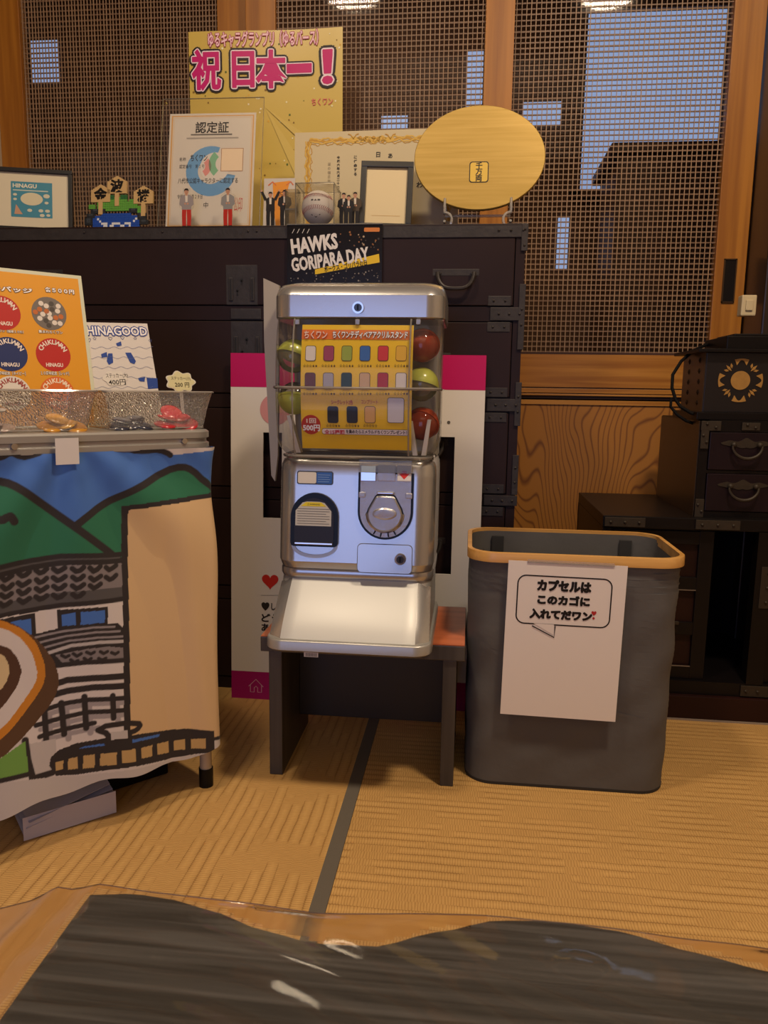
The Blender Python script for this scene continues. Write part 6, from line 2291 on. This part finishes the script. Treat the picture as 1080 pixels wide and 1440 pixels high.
def edge_y(x):
    ctrl = [(-0.40, 0.43), (-0.232, 0.430), (-0.205, 0.4345), (-0.180, 0.4325), (-0.150, 0.425), (-0.115, 0.412), (-0.082, 0.405), (-0.045, 0.407), (-0.01, 0.424), (0.027, 0.4395), (0.062, 0.443), (0.099, 0.439), (0.14, 0.426), (0.178, 0.4155), (0.22, 0.410), (0.27, 0.42), (0.32, 0.436), (0.45, 0.43)]
    for i in range(len(ctrl) - 1):
        if ctrl[i][0] <= x <= ctrl[i + 1][0]:
            t = (x - ctrl[i][0]) / (ctrl[i + 1][0] - ctrl[i][0])
            t = t * t * (3 - 2 * t) * 0.5 + t * 0.5
            return ctrl[i][1] * (1 - t) + ctrl[i + 1][1] * t
    return 0.43


M_SLATE = wood('black_grained_top', '0f1012', '56565a', 'X', 2.2, 0.5, 0.0, (0.40, 0.80), bump=0.5)
out = [(-0.229, -0.15), (0.42, -0.15)] + [(x, edge_y(x)) for x in np.linspace(0.42, -0.2325, 60)] + [(-0.2325, 0.42), (-0.230, 0.32)]
MB().slab(out, FZ - 0.032, FZ).build('top', M_SLATE, ft)
for lx, ly in ((-0.17, 0.34), (0.33, 0.34), (-0.17, -0.08), (0.33, -0.08)):
    MB().box(lx - 0.03, lx + 0.03, ly - 0.03, ly + 0.03, 0.0, FZ - 0.032, bev=0.004).build('leg', M_SLATE, ft)
M_SHEET = clear('vinyl_sheet', 'f2eee8', 1.2, 0.05, diffuse=0.03, dcol='c9bcb0')
xs_ = np.linspace(-0.48, 0.44, 185)
ys_ = np.concatenate([np.linspace(-0.16, 0.26, 15), np.linspace(0.265, 0.436, 50)])
rows_ = []
for y_ in ys_:
    row = []
    for x_ in xs_:
        z_ = FZ + 0.0016
        over = max(0.0, -0.2325 - x_)
        z_ -= 0.05 * (1 - math.exp(-over * 7)) + 0.10 * over
        z_ += 0.006 * math.exp(-((x_ + 0.262 - 0.10 * (y_ - 0.43)) / 0.010) ** 2)
        far = max(0.0, min(1.0, (y_ - edge_y(min(0.43, max(-0.39, x_)))) / 0.03))
        z_ += far * (0.0010 * math.sin(x_ * 38 + 1) + 0.0006 * math.sin(x_ * 85)) - 0.002 * far ** 2
        z_ += 0.0006 * (1 + math.sin(x_ * 45 + 9 * math.sin(y_ * 17)) * math.sin(y_ * 50 + 2 + 5 * math.sin(x_ * 13)))
        # a puckered spot at the right
        d2 = ((x_ - 0.072) / 0.016) ** 2 + ((y_ - 0.405) / 0.010) ** 2
        z_ += 0.0016 * math.exp(-d2) * math.sin(d2 * 2.5 + 1)
        yy = y_ + (0.004 * math.sin(x_ * 19 + 0.8) if y_ > 0.43 else 0)
        row.append((x_, yy, z_))
    rows_.append(row)
M_HAZE = bpy.data.materials.new('vinyl_sheet_hazy')
M_HAZE.use_nodes = True
nt = M_HAZE.node_tree
nt.nodes.clear()
n_o, n_t, n_r, n_g, n_f = (nt.nodes.new('ShaderNode' + k) for k in ('OutputMaterial', 'BsdfTransparent', 'BsdfRefraction', 'BsdfGlossy', 'Fresnel'))
n_t.inputs[0].default_value = lin('f2eae0')
n_r.inputs['Color'].default_value = lin('f2e4d8')
n_r.inputs['IOR'].default_value = 1.06
n_r.inputs['Roughness'].default_value = 0.45
n_g.inputs['Roughness'].default_value = 0.08
m_a, m_b = nt.nodes.new('ShaderNodeMixShader'), nt.nodes.new('ShaderNodeMixShader')
m_a.inputs[0].default_value = 0.75
nt.links.new(n_t.outputs[0], m_a.inputs[1])
nt.links.new(n_r.outputs[0], m_a.inputs[2])
nt.links.new(n_f.outputs[0], m_b.inputs[0])
nt.links.new(m_a.outputs[0], m_b.inputs[1])
nt.links.new(n_g.outputs[0], m_b.inputs[2])
nt.links.new(m_b.outputs[0], n_o.inputs[0])
smb = MB().loft(rows_, cap0=False, cap1=False, closed=False)
for k_, f_ in enumerate(smb.f):
    c_ = [sum(smb.v[i_][q_] for i_ in f_) / 4 for q_ in range(2)]
    if c_[0] < -0.234 or c_[1] > edge_y(min(0.43, max(-0.39, c_[0]))) + 0.001:
        smb.m[k_] = 1
sh = smb.build('vinyl_sheet', [M_SHEET, M_HAZE], None, True, 180)
tag(sh, 'clear vinyl sheet spread over the dark foreground table', 'sheet')
MB().tube([rows_[-1][k] for k in range(0, 185, 2)], 0.0004, 5).build('sheet_edge', clear('vinyl_edge', 'c9b6a2', 1.0, 0.3, 0.2, '98867a'), sh)
